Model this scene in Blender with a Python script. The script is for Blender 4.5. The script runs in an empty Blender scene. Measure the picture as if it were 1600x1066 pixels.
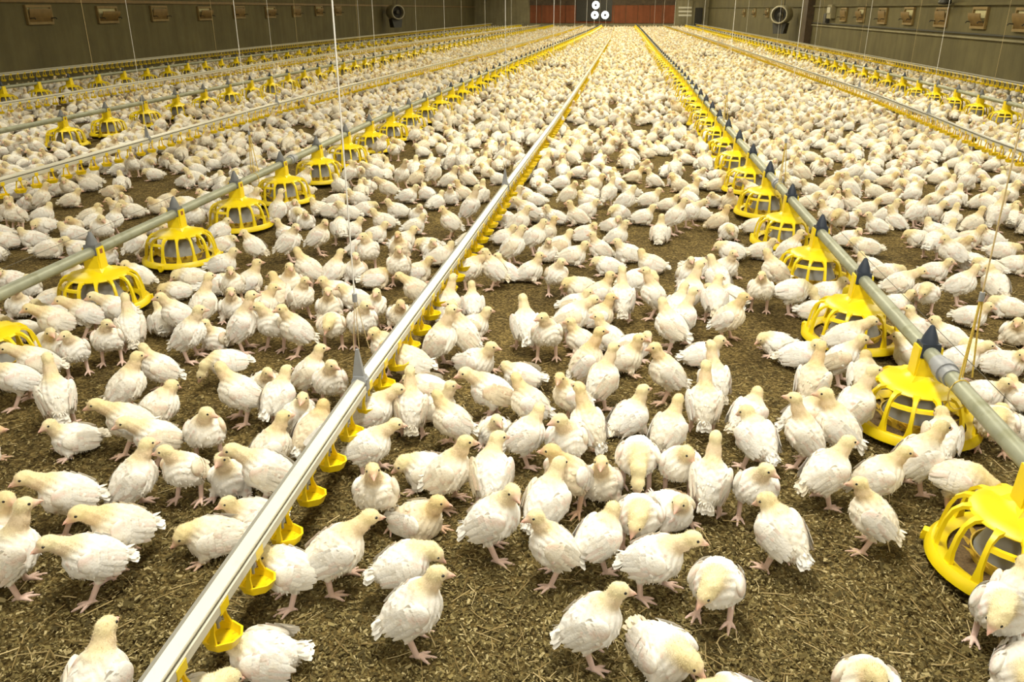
import bpy, bmesh, math, random
import numpy as np
from mathutils import Vector, Matrix

random.seed(7)
RNG = np.random.default_rng(7)
PI = math.pi
scene = bpy.context.scene
COL = scene.collection

# ------------------------------------------------------------------ camera
F_PX, CX, CY = 1281.0, 800.0, 533.0
CAM_H = 1.25
YAW, PITCH = math.radians(6.726), math.radians(22.055)
c_right = np.array([math.cos(YAW), math.sin(YAW), 0.0])
c_fwd = np.array([-math.sin(YAW) * math.cos(PITCH), math.cos(YAW) * math.cos(PITCH), -math.sin(PITCH)])
c_up = np.cross(c_right, c_fwd)
c_pos = np.array([0.0, 0.0, CAM_H])
cam_data = bpy.data.cameras.new('camera')
cam_data.sensor_width = 36.0
cam_data.lens = F_PX * 36.0 / 1600.0
cam_data.clip_end = 200.0
cam_data.clip_start = 0.05
cam = bpy.data.objects.new('camera', cam_data)
COL.objects.link(cam)
m = Matrix((list(c_right), list(c_up), list(-c_fwd))).transposed().to_4x4()
m.translation = Vector(c_pos)
cam.matrix_world = m
scene.camera = cam

# ------------------------------------------------------------------ world, lamps, exposure
world = bpy.data.worlds.new('World')
scene.world = world
world.use_nodes = True
bg = world.node_tree.nodes['Background']
bg.inputs['Color'].default_value = (1.0, 0.95, 0.85, 1)
bg.inputs['Strength'].default_value = 0.15
scene.view_settings.view_transform = 'Standard'
scene.view_settings.look = 'None'
scene.view_settings.gamma = 1.0
scene.view_settings.use_curve_mapping = False
scene.view_settings.exposure = 0.10
CEIL_Z = 3.1
scene.cycles.max_bounces = 7
scene.cycles.diffuse_bounces = 4
LAMP_ROWS = ((-5.4, 56.0), (-0.2, 120.0), (3.6, 92.0))
for lx, lw in LAMP_ROWS:
    for k in range(14):
        ld = bpy.data.lights.new('tube_light', 'AREA')
        ld.shape = 'RECTANGLE'
        ld.size, ld.size_y = 0.30, 2.4
        ld.energy = lw * (1.0 if k < 3 else 0.95)
        ld.color = (1.0, 0.965, 0.86) if k < 2 else ((1.0, 0.945, 0.76) if k < 4 else (1.0, 0.92, 0.66))  # lamps near the camera are whiter, standing in for its flash
        lo = bpy.data.objects.new('tube_light', ld)
        lo.location = (lx, -2.6 + k * 4.7, CEIL_Z - 0.12)  # rows start behind the camera; those lamps are added to light the cups
        COL.objects.link(lo)


# ------------------------------------------------------------------ projection helpers (points on real planes of the building)
def ray(x, y):
    return (x - CX) / F_PX * c_right - (y - CY) / F_PX * c_up + c_fwd


def on_z(x, y, z=0.0):
    v = ray(x, y)
    return c_pos + v * ((z - CAM_H) / v[2])


def on_x(x, y, X):
    v = ray(x, y)
    return c_pos + v * (X / v[0])


def on_y(x, y, Y):
    v = ray(x, y)
    return c_pos + v * (Y / v[1])


def project(P):
    v = np.asarray(P, float) - c_pos
    d = v @ c_fwd
    return CX + F_PX * (v @ c_right) / d, CY - F_PX * (v @ c_up) / d, d


# ------------------------------------------------------------------ materials
def new_mat(name):
    mt = bpy.data.materials.new(name)
    mt.use_nodes = True
    nt = mt.node_tree
    return mt, nt, nt.nodes['Principled BSDF']


def N(nt, kind, **kw):
    n = nt.nodes.new(kind)
    for k, v in kw.items():
        if k in n.inputs:
            n.inputs[k].default_value = v
        else:
            setattr(n, k, v)
    return n


def ramp(nt, stops):
    r = nt.nodes.new('ShaderNodeValToRGB')
    e = r.color_ramp.elements
    while len(e) < len(stops):
        e.new(0.5)
    for i, (p, c) in enumerate(stops):
        e[i].position = p
        e[i].color = (*c, 1)
    return r


def mix_col(nt, fac, a, b, blend='MIX'):
    mx = nt.nodes.new('ShaderNodeMix')
    mx.data_type = 'RGBA'
    mx.blend_type = blend
    for sock, v in ((mx.inputs[0], fac), (mx.inputs[6], a), (mx.inputs[7], b)):
        if hasattr(v, 'links') or isinstance(v, bpy.types.NodeSocket):
            nt.links.new(v, sock)
        else:
            sock.default_value = v if not isinstance(v, tuple) or len(v) == 4 else (*v, 1)
    return mx.outputs[2]


def simple(name, col, rough=0.5, metal=0.0, var=0.12, scale=30.0, bump=0.0, coat=0.0, spots=None):
    mt, nt, p = new_mat(name)
    tc = N(nt, 'ShaderNodeTexCoord')
    no = N(nt, 'ShaderNodeTexNoise', Scale=scale, Detail=4.0)
    nt.links.new(tc.outputs['Object'], no.inputs['Vector'])
    d = tuple(c * (1 - var) for c in col)
    l = tuple(min(1, c * (1 + var)) for c in col)
    r = ramp(nt, [(0.3, d), (0.7, l)])
    nt.links.new(no.outputs['Fac'], r.inputs['Fac'])
    out = r.outputs['Color']
    if spots:
        n2 = N(nt, 'ShaderNodeTexNoise', Scale=spots[1], Detail=6.0)
        nt.links.new(tc.outputs['Object'], n2.inputs['Vector'])
        r2 = ramp(nt, [(spots[2], (0, 0, 0)), (spots[2] + 0.12, (1, 1, 1))])
        nt.links.new(n2.outputs['Fac'], r2.inputs['Fac'])
        out = mix_col(nt, r2.outputs['Color'], out, spots[0])
    nt.links.new(out, p.inputs['Base Color'])
    p.inputs['Roughness'].default_value = rough
    p.inputs['Metallic'].default_value = metal
    if coat:
        p.inputs['Coat Weight'].default_value = coat
    if bump:
        b = N(nt, 'ShaderNodeBump', Strength=bump, Distance=0.004)
        nt.links.new(no.outputs['Fac'], b.inputs['Height'])
        nt.links.new(b.outputs['Normal'], p.inputs['Normal'])
    return mt


def feather_material():
    mt, nt, p = new_mat('plumage')
    at = N(nt, 'ShaderNodeAttribute', attribute_name='Col')
    tc = N(nt, 'ShaderNodeTexCoord')
    oi = N(nt, 'ShaderNodeObjectInfo')
    no = N(nt, 'ShaderNodeTexNoise', Scale=55.0, Detail=4.0, Roughness=0.65)
    nt.links.new(tc.outputs['Object'], no.inputs['Vector'])
    r = ramp(nt, [(0.28, (0.90, 0.86, 0.79)), (0.55, (1, 1, 1))])
    nt.links.new(no.outputs['Fac'], r.inputs['Fac'])
    c = mix_col(nt, 1.0, at.outputs['Color'], r.outputs['Color'], 'MULTIPLY')
    rr = ramp(nt, [(0.0, (1, 1, 1)), (0.6, (0.99, 0.97, 0.93)), (0.9, (0.96, 0.91, 0.80)), (1.0, (0.90, 0.80, 0.62))])
    nt.links.new(oi.outputs['Random'], rr.inputs['Fac'])
    c = mix_col(nt, 1.0, c, rr.outputs['Color'], 'MULTIPLY')
    nt.links.new(c, p.inputs['Base Color'])
    p.inputs['Roughness'].default_value = 0.85
    p.inputs['Specular IOR Level'].default_value = 0.2
    p.inputs['Sheen Weight'].default_value = 0.15
    p.inputs['Sheen Roughness'].default_value = 0.6
    n2 = N(nt, 'ShaderNodeTexNoise', Scale=170.0, Detail=3.0)
    nt.links.new(tc.outputs['Object'], n2.inputs['Vector'])
    b = N(nt, 'ShaderNodeBump', Strength=0.45, Distance=0.003)
    nt.links.new(n2.outputs['Fac'], b.inputs['Height'])
    nt.links.new(b.outputs['Normal'], p.inputs['Normal'])
    return mt


def litter_material():
    mt, nt, p = new_mat('litter')
    tc = N(nt, 'ShaderNodeTexCoord')
    big = N(nt, 'ShaderNodeTexNoise', Scale=2.2, Detail=5.0, Roughness=0.6)
    nt.links.new(tc.outputs['Object'], big.inputs['Vector'])
    mid = N(nt, 'ShaderNodeTexNoise', Scale=26.0, Detail=6.0, Roughness=0.7)
    nt.links.new(tc.outputs['Object'], mid.inputs['Vector'])
    vo = N(nt, 'ShaderNodeTexVoronoi', Scale=130.0)
    nt.links.new(tc.outputs['Object'], vo.inputs['Vector'])
    chip = ramp(nt, [(0.0, (0.066, 0.048, 0.017)), (0.35, (0.130, 0.096, 0.035)), (0.7, (0.205, 0.155, 0.058)), (1.0, (0.36, 0.28, 0.118))])
    sep = N(nt, 'ShaderNodeSeparateColor')
    nt.links.new(vo.outputs['Color'], sep.inputs[0])
    nt.links.new(sep.outputs[0], chip.inputs['Fac'])
    bl = ramp(nt, [(0.3, (0.55, 0.52, 0.46)), (0.7, (1.12, 1.08, 1.0))])
    nt.links.new(big.outputs['Fac'], bl.inputs['Fac'])
    c = mix_col(nt, 1.0, chip.outputs['Color'], bl.outputs['Color'], 'MULTIPLY')
    ml = ramp(nt, [(0.3, (0.6, 0.57, 0.52)), (0.65, (1.1, 1.08, 1.0))])
    nt.links.new(mid.outputs['Fac'], ml.inputs['Fac'])
    c = mix_col(nt, 1.0, c, ml.outputs['Color'], 'MULTIPLY')
    nt.links.new(c, p.inputs['Base Color'])
    p.inputs['Roughness'].default_value = 0.95
    p.inputs['Specular IOR Level'].default_value = 0.15
    b = N(nt, 'ShaderNodeBump', Strength=0.9, Distance=0.006)
    nt.links.new(sep.outputs[1], b.inputs['Height'])
    b2 = N(nt, 'ShaderNodeBump', Strength=0.7, Distance=0.02)
    nt.links.new(mid.outputs['Fac'], b2.inputs['Height'])
    nt.links.new(b.outputs['Normal'], b2.inputs['Normal'])
    nt.links.new(b2.outputs['Normal'], p.inputs['Normal'])
    return mt


def island_material(name, stops, rough=0.9):
    mt, nt, p = new_mat(name)
    g = N(nt, 'ShaderNodeNewGeometry')
    r = ramp(nt, stops)
    nt.links.new(g.outputs['Random Per Island'], r.inputs['Fac'])
    nt.links.new(r.outputs['Color'], p.inputs['Base Color'])
    p.inputs['Roughness'].default_value = rough
    p.inputs['Specular IOR Level'].default_value = 0.2
    return mt


def wall_material(name, col):
    mt, nt, p = new_mat(name)
    tc = N(nt, 'ShaderNodeTexCoord')
    no = N(nt, 'ShaderNodeTexNoise', Scale=1.3, Detail=7.0, Roughness=0.65)
    nt.links.new(tc.outputs['Object'], no.inputs['Vector'])
    mp = N(nt, 'ShaderNodeMapping')
    mp.inputs['Scale'].default_value = (5.0, 5.0, 0.5)
    nt.links.new(tc.outputs['Object'], mp.inputs['Vector'])
    st = N(nt, 'ShaderNodeTexNoise', Scale=1.0, Detail=5.0)
    nt.links.new(mp.outputs['Vector'], st.inputs['Vector'])
    r = ramp(nt, [(0.3, tuple(c * 0.78 for c in col)), (0.7, tuple(c * 1.15 for c in col))])
    nt.links.new(no.outputs['Fac'], r.inputs['Fac'])
    r2 = ramp(nt, [(0.3, (0.82, 0.8, 0.76)), (0.7, (1.08, 1.08, 1.06))])
    nt.links.new(st.outputs['Fac'], r2.inputs['Fac'])
    c = mix_col(nt, 1.0, r.outputs['Color'], r2.outputs['Color'], 'MULTIPLY')
    nt.links.new(c, p.inputs['Base Color'])
    p.inputs['Roughness'].default_value = 0.85
    b = N(nt, 'ShaderNodeBump', Strength=0.25, Distance=0.02)
    nt.links.new(no.outputs['Fac'], b.inputs['Height'])
    nt.links.new(b.outputs['Normal'], p.inputs['Normal'])
    return mt


def glow_material(name, col, strength):
    mt, nt, p = new_mat(name)
    p.inputs['Base Color'].default_value = (*col, 1)
    p.inputs['Emission Color'].default_value = (*col, 1)
    p.inputs['Emission Strength'].default_value = strength
    return mt


M = {
    'plumage': feather_material(),
    'eye': simple('eye_black', (0.012, 0.010, 0.009), 0.15, var=0.05),
    'beak': simple('beak_pink', (0.74, 0.44, 0.33), 0.45, var=0.1, scale=90),
    'litter': litter_material(),
    'flake': island_material('wood_shaving', [(0.0, (0.055, 0.042, 0.015)), (0.45, (0.125, 0.096, 0.033)), (0.8, (0.23, 0.18, 0.066)), (1.0, (0.46, 0.38, 0.19))]),
    'straw': island_material('straw', [(0.0, (0.16, 0.11, 0.04)), (0.6, (0.34, 0.25, 0.10)), (1.0, (0.62, 0.50, 0.26))]),
    'yellow': simple('yellow_plastic', (0.83, 0.63, 0.005), 0.38, var=0.05, scale=14),
    'yellow_dirty': simple('yellow_plastic_dirty', (0.62, 0.43, 0.04), 0.6, var=0.2, scale=24, spots=((0.25, 0.15, 0.04), 30.0, 0.52)),
    'cup_yellow': simple('cup_yellow', (0.86, 0.63, 0.006), 0.33, var=0.06, scale=40),
    'cup_water': simple('cup_water', (0.78, 0.58, 0.01), 0.08, var=0.1, scale=60, spots=((0.22, 0.09, 0.012), 45.0, 0.56)),
    'grey_plastic': simple('grey_cone', (0.27, 0.27, 0.25), 0.55, var=0.08),
    'feed': simple('feed_meal', (0.13, 0.085, 0.035), 0.95, var=0.35, scale=160, bump=0.6),
    'galv': simple('galvanised_pipe', (0.29, 0.30, 0.21), 0.45, metal=0.15, var=0.16, scale=9, spots=((0.22, 0.225, 0.13), 12.0, 0.56)),
    'cap': simple('cap_dark_blue', (0.028, 0.038, 0.058), 0.45, var=0.15),
    'cap_grey': simple('cap_grey', (0.16, 0.165, 0.165), 0.5, var=0.12),
    'alu': simple('aluminium_rail', (0.33, 0.32, 0.27), 0.5, metal=0.15, var=0.08, scale=14),
    'cream': simple('cream_rail', (0.60, 0.57, 0.45), 0.4, var=0.05, scale=12, spots=((0.52, 0.49, 0.38), 16.0, 0.62)),
    'gap_shade': simple('groove_shade', (0.05, 0.048, 0.035), 0.8, var=0.1),  # near-black colour for the shade in the gap under the rail
    'clip_grey': simple('grey_clip', (0.28, 0.29, 0.30), 0.45, var=0.1),
    'cord_white': simple('white_cord', (0.86, 0.84, 0.78), 0.6, var=0.05),
    'cord_tan': simple('tan_rope', (0.55, 0.42, 0.20), 0.85, var=0.15, scale=200),
    'cord_yellow': simple('yellow_twine', (0.62, 0.45, 0.08), 0.8, var=0.15, scale=200),
    'wire': simple('dark_wire', (0.10, 0.09, 0.07), 0.5, metal=0.5, var=0.1),
    'sticker': simple('brown_sticker', (0.30, 0.10, 0.03), 0.6, var=0.1),
    'wall': wall_material('concrete_wall', (0.135, 0.116, 0.050)),
    'wall_far': wall_material('concrete_wall_far', (0.30, 0.27, 0.17)),
    'ceil': simple('ceiling_sheet', (0.82, 0.79, 0.68), 0.8, var=0.05, scale=2),
    'inlet': simple('inlet_tan', (0.24, 0.165, 0.055), 0.6, var=0.14, scale=9),
    'inlet_flap': simple('inlet_flap', (0.20, 0.125, 0.036), 0.55, var=0.15, scale=9),
    'inlet_inside': simple('inlet_inside', (0.60, 0.55, 0.30), 0.6, var=0.1),
    'dark': simple('dark_metal', (0.035, 0.033, 0.028), 0.5, var=0.2),
    'rust': simple('rusty_column', (0.075, 0.05, 0.028), 0.7, var=0.3, scale=6),
    'red': wall_material('red_panel', (0.24, 0.075, 0.030)),
    'heater': simple('heater_white', (0.50, 0.47, 0.36), 0.5, var=0.08),
    'daylight': glow_material('daylight_opening', (0.93, 0.96, 1.0), 1.8),
    'pipe_dark': simple('conduit_dark', (0.045, 0.042, 0.030), 0.6, var=0.15),
}


# ------------------------------------------------------------------ mesh helpers
class MB:
    """Collects shapes; build() links them as one mesh object."""

    def __init__(self):
        self.v, self.f, self.mi, self.c = [], [], [], []

    def add(self, verts, faces, mi=0, col=None):
        o = len(self.v)
        self.v.extend([tuple(map(float, p)) for p in verts])
        self.f.extend([tuple(i + o for i in fc) for fc in faces])
        self.mi.extend([mi] * len(faces))
        if col is not None:
            self.c.extend([col] * len(verts) if not isinstance(col, list) else col)
        return self

    def box(self, lo, hi, mi=0):
        x0, y0, z0 = lo
        x1, y1, z1 = hi
        v = [(x0, y0, z0), (x1, y0, z0), (x1, y1, z0), (x0, y1, z0), (x0, y0, z1), (x1, y0, z1), (x1, y1, z1), (x0, y1, z1)]
        f = [(3, 2, 1, 0), (4, 5, 6, 7), (0, 1, 5, 4), (1, 2, 6, 5), (2, 3, 7, 6), (3, 0, 4, 7)]
        return self.add(v, f, mi)

    def frustum(self, cx, cy, z0, z1, a0, b0, a1, b1, mi=0):
        v = [(cx + sx * a, cy + sy * b, z) for z, a, b in ((z0, a0, b0), (z1, a1, b1)) for sx, sy in ((-1, -1), (1, -1), (1, 1), (-1, 1))]
        f = [(3, 2, 1, 0), (4, 5, 6, 7), (0, 1, 5, 4), (1, 2, 6, 5), (2, 3, 7, 6), (3, 0, 4, 7)]
        return self.add(v, f, mi)

    def lathe(self, prof, n=24, mi=0, closed=False, center=(0, 0, 0)):
        v, f = [], []
        for r, z in prof:
            for k in range(n):
                a = 2 * PI * k / n
                v.append((center[0] + r * math.cos(a), center[1] + r * math.sin(a), center[2] + z))
        rows = len(prof)
        for i in range(rows if closed else rows - 1):
            j = (i + 1) % rows
            for k in range(n):
                k2 = (k + 1) % n
                f.append((i * n + k, i * n + k2, j * n + k2, j * n + k))
        if not closed:
            if prof[0][0] > 1e-6:
                f.append(tuple(reversed(range(n))))
            if prof[-1][0] > 1e-6:
                f.append(tuple((rows - 1) * n + k for k in range(n)))
        return self.add(v, f, mi)

    def tube(self, pts, r, n=8, mi=0, cap=True):
        pts = [Vector(p) for p in pts]
        rs = r if isinstance(r, (list, tuple)) else [r] * len(pts)
        v, f = [], []
        for i, p in enumerate(pts):
            t = (pts[min(i + 1, len(pts) - 1)] - pts[max(i - 1, 0)]).normalized()
            ref = Vector((0, 0, 1)) if abs(t.z) < 0.9 else Vector((1, 0, 0))
            a = t.cross(ref).normalized()
            b = a.cross(t)
            for k in range(n):
                w = 2 * PI * k / n
                v.append(p + (a * math.cos(w) + b * math.sin(w)) * rs[i])
        for i in range(len(pts) - 1):
            for k in range(n):
                k2 = (k + 1) % n
                f.append((i * n + k, (i + 1) * n + k, (i + 1) * n + k2, i * n + k2))
        if cap:
            f.append(tuple(range(n)))
            f.append(tuple((len(pts) - 1) * n + k for k in reversed(range(n))))
        return self.add(v, f, mi)

    def extrude(self, prof, path, mis=None):
        """prof: closed list of (x, z); path: list of (X, Y, Z)."""
        n = len(prof)
        v, f, mi = [], [], []
        for X, Y, Z in path:
            v += [(X + x, Y, Z + z) for x, z in prof]
        for i in range(len(path) - 1):
            for k in range(n):
                k2 = (k + 1) % n
                f.append((i * n + k, i * n + k2, (i + 1) * n + k2, (i + 1) * n + k))
                mi.append(mis[k] if mis else 0)
        f.append(tuple(range(n)))
        f.append(tuple((len(path) - 1) * n + k for k in reversed(range(n))))
        mi += [0, 0]
        o = len(self.v)
        self.v.extend(v)
        self.f.extend([tuple(i + o for i in fc) for fc in f])
        self.mi.extend(mi)
        return self

    def mesh(self, name, mats, smooth=True):
        me = bpy.data.meshes.new(name)
        me.from_pydata(self.v, [], self.f)
        for mt in (mats if isinstance(mats, (list, tuple)) else [mats]):
            me.materials.append(mt)
        if any(self.mi):
            me.polygons.foreach_set('material_index', self.mi)
        if self.c and len(self.c) == len(self.v):
            ca = me.color_attributes.new('Col', 'FLOAT_COLOR', 'POINT')
            ca.data.foreach_set('color', np.array([(*c, 1.0) for c in self.c], np.float32).ravel())
        if smooth:
            me.polygons.foreach_set('use_smooth', [True] * len(me.polygons))
            me.set_sharp_from_angle(angle=math.radians(42))
        me.update()
        return me


def link(name, data, parent=None, loc=None, rot=None, scale=None):
    o = bpy.data.objects.new(name, data)
    COL.objects.link(o)
    if parent is not None:
        o.parent = parent
    if loc is not None:
        o.location = loc
    if rot is not None:
        o.rotation_euler = rot
    if scale is not None:
        o.scale = scale
    return o


def tag(o, label=None, cat=None, group=None, kind=None):
    if label:
        o['label'] = label
    if cat:
        o['category'] = cat
    if group:
        o['group'] = group
    if kind:
        o['kind'] = kind
    return o


def box_obj(name, lo, hi, mat, parent=None, bevel=0.0):
    """A box whose origin is its own base centre; slightly bevelled when asked."""
    bm = bmesh.new()
    bmesh.ops.create_cube(bm, size=1.0)
    for v in bm.verts:
        v.co = Vector((lo[i] + (v.co[i] + 0.5) * (hi[i] - lo[i]) for i in range(3)))
    if bevel:
        bmesh.ops.bevel(bm, geom=bm.edges[:], offset=bevel, segments=2, affect='EDGES')
    me = bpy.data.meshes.new(name)
    bm.to_mesh(me)
    bm.free()
    me.materials.append(mat)
    return link(name, me, parent)


ONES = ['zero', 'one', 'two', 'three', 'four', 'five', 'six', 'seven', 'eight', 'nine', 'ten', 'eleven', 'twelve', 'thirteen', 'fourteen',
        'fifteen', 'sixteen', 'seventeen', 'eighteen', 'nineteen']
TENS = ['', '', 'twenty', 'thirty', 'forty', 'fifty', 'sixty', 'seventy', 'eighty', 'ninety']
ORD1 = ['', 'first', 'second', 'third', 'fourth', 'fifth', 'sixth', 'seventh', 'eighth', 'ninth', 'tenth', 'eleventh', 'twelfth', 'thirteenth',
        'fourteenth', 'fifteenth', 'sixteenth', 'seventeenth', 'eighteenth', 'nineteenth']
ORDT = ['', '', 'twentieth', 'thirtieth', 'fortieth', 'fiftieth', 'sixtieth', 'seventieth', 'eightieth', 'ninetieth']


def card(n):
    return ONES[n] if n < 20 else TENS[n // 10] + ('-' + ONES[n % 10] if n % 10 else '')


def ordinal(n):
    return ORD1[n] if n < 20 else (ORDT[n // 10] if n % 10 == 0 else TENS[n // 10] + '-' + ORD1[n % 10])


# ================================================================== THE HOUSE
WALL_L, WALL_R, WALL_B, WALL_F = -10.0, 6.3, 62.0, -3.5

fl = MB()
gx = np.linspace(WALL_L, WALL_R, 60)
gy = np.linspace(WALL_F, WALL_B, 160)
vv = [(x, y, 0.004 * math.sin(x * 3.1 + y * 1.7) + 0.003 * math.sin(x * 7.3 - y * 5.1) - 0.004) for y in gy for x in gx]
ff = [(j * 60 + i, j * 60 + i + 1, (j + 1) * 60 + i + 1, (j + 1) * 60 + i) for j in range(159) for i in range(59)]
fl.add(vv, ff)
tag(link('floor', fl.mesh('floor', M['litter'])), 'brown wood-shaving litter covering the whole barn floor', kind='structure')
T = 0.2
tag(box_obj('wall_left', (WALL_L - T, WALL_F, 0), (WALL_L, WALL_B, CEIL_Z), M['wall']), 'long dark concrete side wall with tan air inlets', kind='structure')
tag(box_obj('wall_right', (WALL_R, WALL_F, 0), (WALL_R + T, WALL_B, CEIL_Z), M['wall']), 'long concrete side wall with conduit and fan heater', kind='structure')
tag(box_obj('wall_back', (WALL_L - T, WALL_B, 0), (WALL_R + T, WALL_B + T, CEIL_Z), M['wall_far']), 'far end wall of the barn', kind='structure')
tag(box_obj('wall_front', (WALL_L - T, WALL_F - T, 0), (WALL_R + T, WALL_F, CEIL_Z), M['wall']), 'near end wall behind the viewer', kind='structure')
tag(box_obj('ceiling', (WALL_L - T, WALL_F - T, CEIL_Z), (WALL_R + T, WALL_B + T, CEIL_Z + 0.1), M['ceil']), 'pale sheet ceiling of the barn', kind='structure')

# ---- side-wall trims
def trim(name, lo, hi, mat, label):
    return tag(box_obj(name, lo, hi, mat, bevel=0.006), label, kind='structure')


zc1 = on_x(1500, 50, WALL_R)[2]
trim('trim_1', (WALL_R - 0.035, 13.0, zc1 - 0.03), (WALL_R, 30.0, zc1), M['pipe_dark'], 'dark horizontal conduit along the wall under the inlets')
trim('trim_2', (WALL_R - 0.045, 11.0, zc1 - 0.10), (WALL_R, 30.0, zc1 - 0.065), M['wall_far'], 'pale horizontal pipe along the wall under the dark conduit')
zc2 = on_x(1560, 8, WALL_R)[2]
trim('trim_3', (WALL_R - 0.06, 11.0, zc2), (WALL_R, WALL_B, zc2 + 0.05), M['wall'], 'horizontal ledge along the wall over the inlets')
zc3 = on_x(60, 4, WALL_L)[2]
trim('trim_4', (WALL_L, 8.0, zc3), (WALL_L + 0.05, WALL_B, zc3 + 0.06), M['inlet_flap'], 'brown horizontal rail along the wall over the inlets')
pc = on_x(1265, 50, WALL_R)
trim('trim_5', (WALL_R - 0.22, pc[1] - 0.30, 0), (WALL_R, pc[1] + 0.30, CEIL_Z), M['rust'], 'dark rusty vertical column standing against the wall')


# ---- air inlets in the side walls
def inlet(px, py, X, w, h, openness, label):
    p = on_x(px, py, X)
    s = 1 if X < 0 else -1
    r = link('air_inlet', None, loc=(X, p[1], p[2]))
    tag(r, label, 'air inlet', 'air inlets along the side walls')
    d = s * 0.05
    for lo, hi in (((0, -w / 2 - .04, h / 2), (d, w / 2 + .04, h / 2 + .045)), ((0, -w / 2 - .04, -h / 2 - .045), (d, w / 2 + .04, -h / 2)),
                   ((0, -w / 2 - .04, -h / 2), (d, -w / 2, h / 2)), ((0, w / 2, -h / 2), (d, w / 2 + .04, h / 2))):
        box_obj('frame_bar', tuple(min(a, b) for a, b in zip(lo, hi)), tuple(max(a, b) for a, b in zip(lo, hi)), M['inlet'], r, 0.005)
    b = MB()
    b.box((min(0, s * .012), -w / 2, -h / 2), (max(0, s * .012), w / 2, h / 2))
    link('back_plate', b.mesh('back_plate', M['inlet_inside'], False), r)
    b = MB()                                              # curved flap hinged at the bottom
    prof = []
    for i in range(7):
        a = i / 6
        prof.append((s * (0.02 + (0.05 + 0.08 * openness) * math.sin(a * PI * 0.55)), -h / 2 + a * h * (0.96 - 0.22 * openness)))
    v = [(x, yy, z) for x, z in prof for yy in (-w / 2 + .01, w / 2 - .01)] + [(x - s * .012, yy, z) for x, z in prof for yy in (-w / 2 + .01, w / 2 - .01)]
    f = []
    for i in range(6):
        f += [(2 * i, 2 * i + 1, 2 * i + 3, 2 * i + 2), (14 + 2 * i, 14 + 2 * i + 2, 14 + 2 * i + 3, 14 + 2 * i + 1)]
        f += [(2 * i, 2 * i + 2, 14 + 2 * i + 2, 14 + 2 * i), (2 * i + 1, 14 + 2 * i + 1, 14 + 2 * i + 3, 2 * i + 3)]
    f += [(0, 14, 15, 1), (12, 13, 27, 26)]
    b.add(v, f)
    link('flap', b.mesh('flap', M['inlet_flap']), r)
    for yy in (-w / 2 + 0.02, w / 2 - 0.02):
        b = MB()
        b.tube([(s * .04, yy, -h * .25), (s * .13, yy, -h * .22), (s * .15, yy, -h * .32)], 0.010, 6)
        link('latch', b.mesh('latch', M['dark']), r)


left_inl = [(59, 23, .1), (166, 23, .8), (247, 21, .1), (318, 21, .6), (372, 19, .1), (421, 19, .5), (462, 18, .1), (497, 17, .3), (527, 17, .1)]
for i, (px, py, op) in enumerate(left_inl):
    inlet(px, py, WALL_L, 0.62, 0.23, op, f'tan air inlet, {ordinal(i + 1)} from the left edge along the left wall')
right_inl = [(1603, 31, .5), (1533, 28, .8), (1473, 27, .1), (1422, 25, .7), (1381, 25, .1), (1347, 23, .6), (1320, 23, .1), (1225, 22, .5), (1200, 20, .5), (1180, 20, .5), (1164, 20, .5)]
for i, (px, py, op) in enumerate(right_inl):
    inlet(px, py, WALL_R, 0.55, 0.27, op, f'tan air inlet, {ordinal(i + 1)} from the right edge along the right wall')


# ---- fan heaters on the walls
def heater(px, py, X, toward, label):
    p = on_x(px, py, X)
    s = 1 if X < 0 else -1
    r = link('fan_heater', None, loc=(X + s * 0.55, p[1], p[2]), rot=(0, 0, toward))
    tag(r, label, 'heater', 'cylindrical fan heaters on the side walls')
    b = MB()
    b.lathe([(0.27, -0.40), (0.30, -0.36), (0.30, 0.34), (0.28, 0.38), (0.25, 0.38), (0.245, 0.05), (0.245, -0.38)], 28, closed=True)
    sh = link('drum', b.mesh('drum', M['heater']), r, rot=(PI / 2, 0, 0))
    b = MB()
    b.lathe([(0.0, 0.10), (0.245, 0.10), (0.245, 0.06), (0.0, 0.06)], 24)
    link('fan_plate', b.mesh('fan_plate', M['dark']), r, rot=(PI / 2, 0, 0))
    b = MB()
    b.lathe([(0.0, 0.34), (0.07, 0.33), (0.09, 0.28), (0.09, 0.10)], 16)
    link('motor', b.mesh('motor', M['dark']), r, rot=(PI / 2, 0, 0))
    b = MB()
    b.frustum(0, 0.0, -0.62, -0.27, 0.17, 0.26, 0.24, 0.20)
    link('burner_box', b.mesh('burner_box', M['dark'], False), r)
    for yy in (-0.2, 0.2):
        b = MB()
        b.tube([(0, yy, 0.28), (0, yy, CEIL_Z - p[2])], 0.012, 6)
        link('hanger_rod', b.mesh('hanger_rod', M['dark']), r)


heater(1247, 23, WALL_R, math.radians(-25), 'pale drum fan heater with dark burner box on the right wall')
heater(598, 19, WALL_L, math.radians(35), 'pale drum fan heater with white box far along left wall')
pr = on_x(1303, 20, WALL_R)
cb = link('control_box', None, loc=(WALL_R - 0.004, pr[1], pr[2]))
tag(cb, 'grey electric control box on the right wall beside the rusty column', 'control box')
for lo, hi, nm, mt in (((-0.14, -0.25, -0.16), (0, 0.25, 0.22), 'case', 'wall_far'), ((-0.16, -0.2, -0.02), (-0.14, 0.2, 0.16), 'lid', 'heater'), ((-0.12, 0.40, -0.28), (0, 0.70, -0.02), 'junction', 'dark')):
    box_obj(nm, lo, hi, M[mt], cb, 0.01)
jp = on_x(1494, 4, WALL_R)
jb = link('wall_lamp', None, loc=(WALL_R - 0.2, jp[1], jp[2]))
tag(jb, 'small dark lamp housing high on the right wall', 'lamp')
b = MB(); b.lathe([(0.05, 0.2), (0.09, 0.1), (0.12, 0.0), (0.10, -0.03), (0.0, -0.04)], 14)
link('housing', b.mesh('housing', M['dark']), jb)
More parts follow.
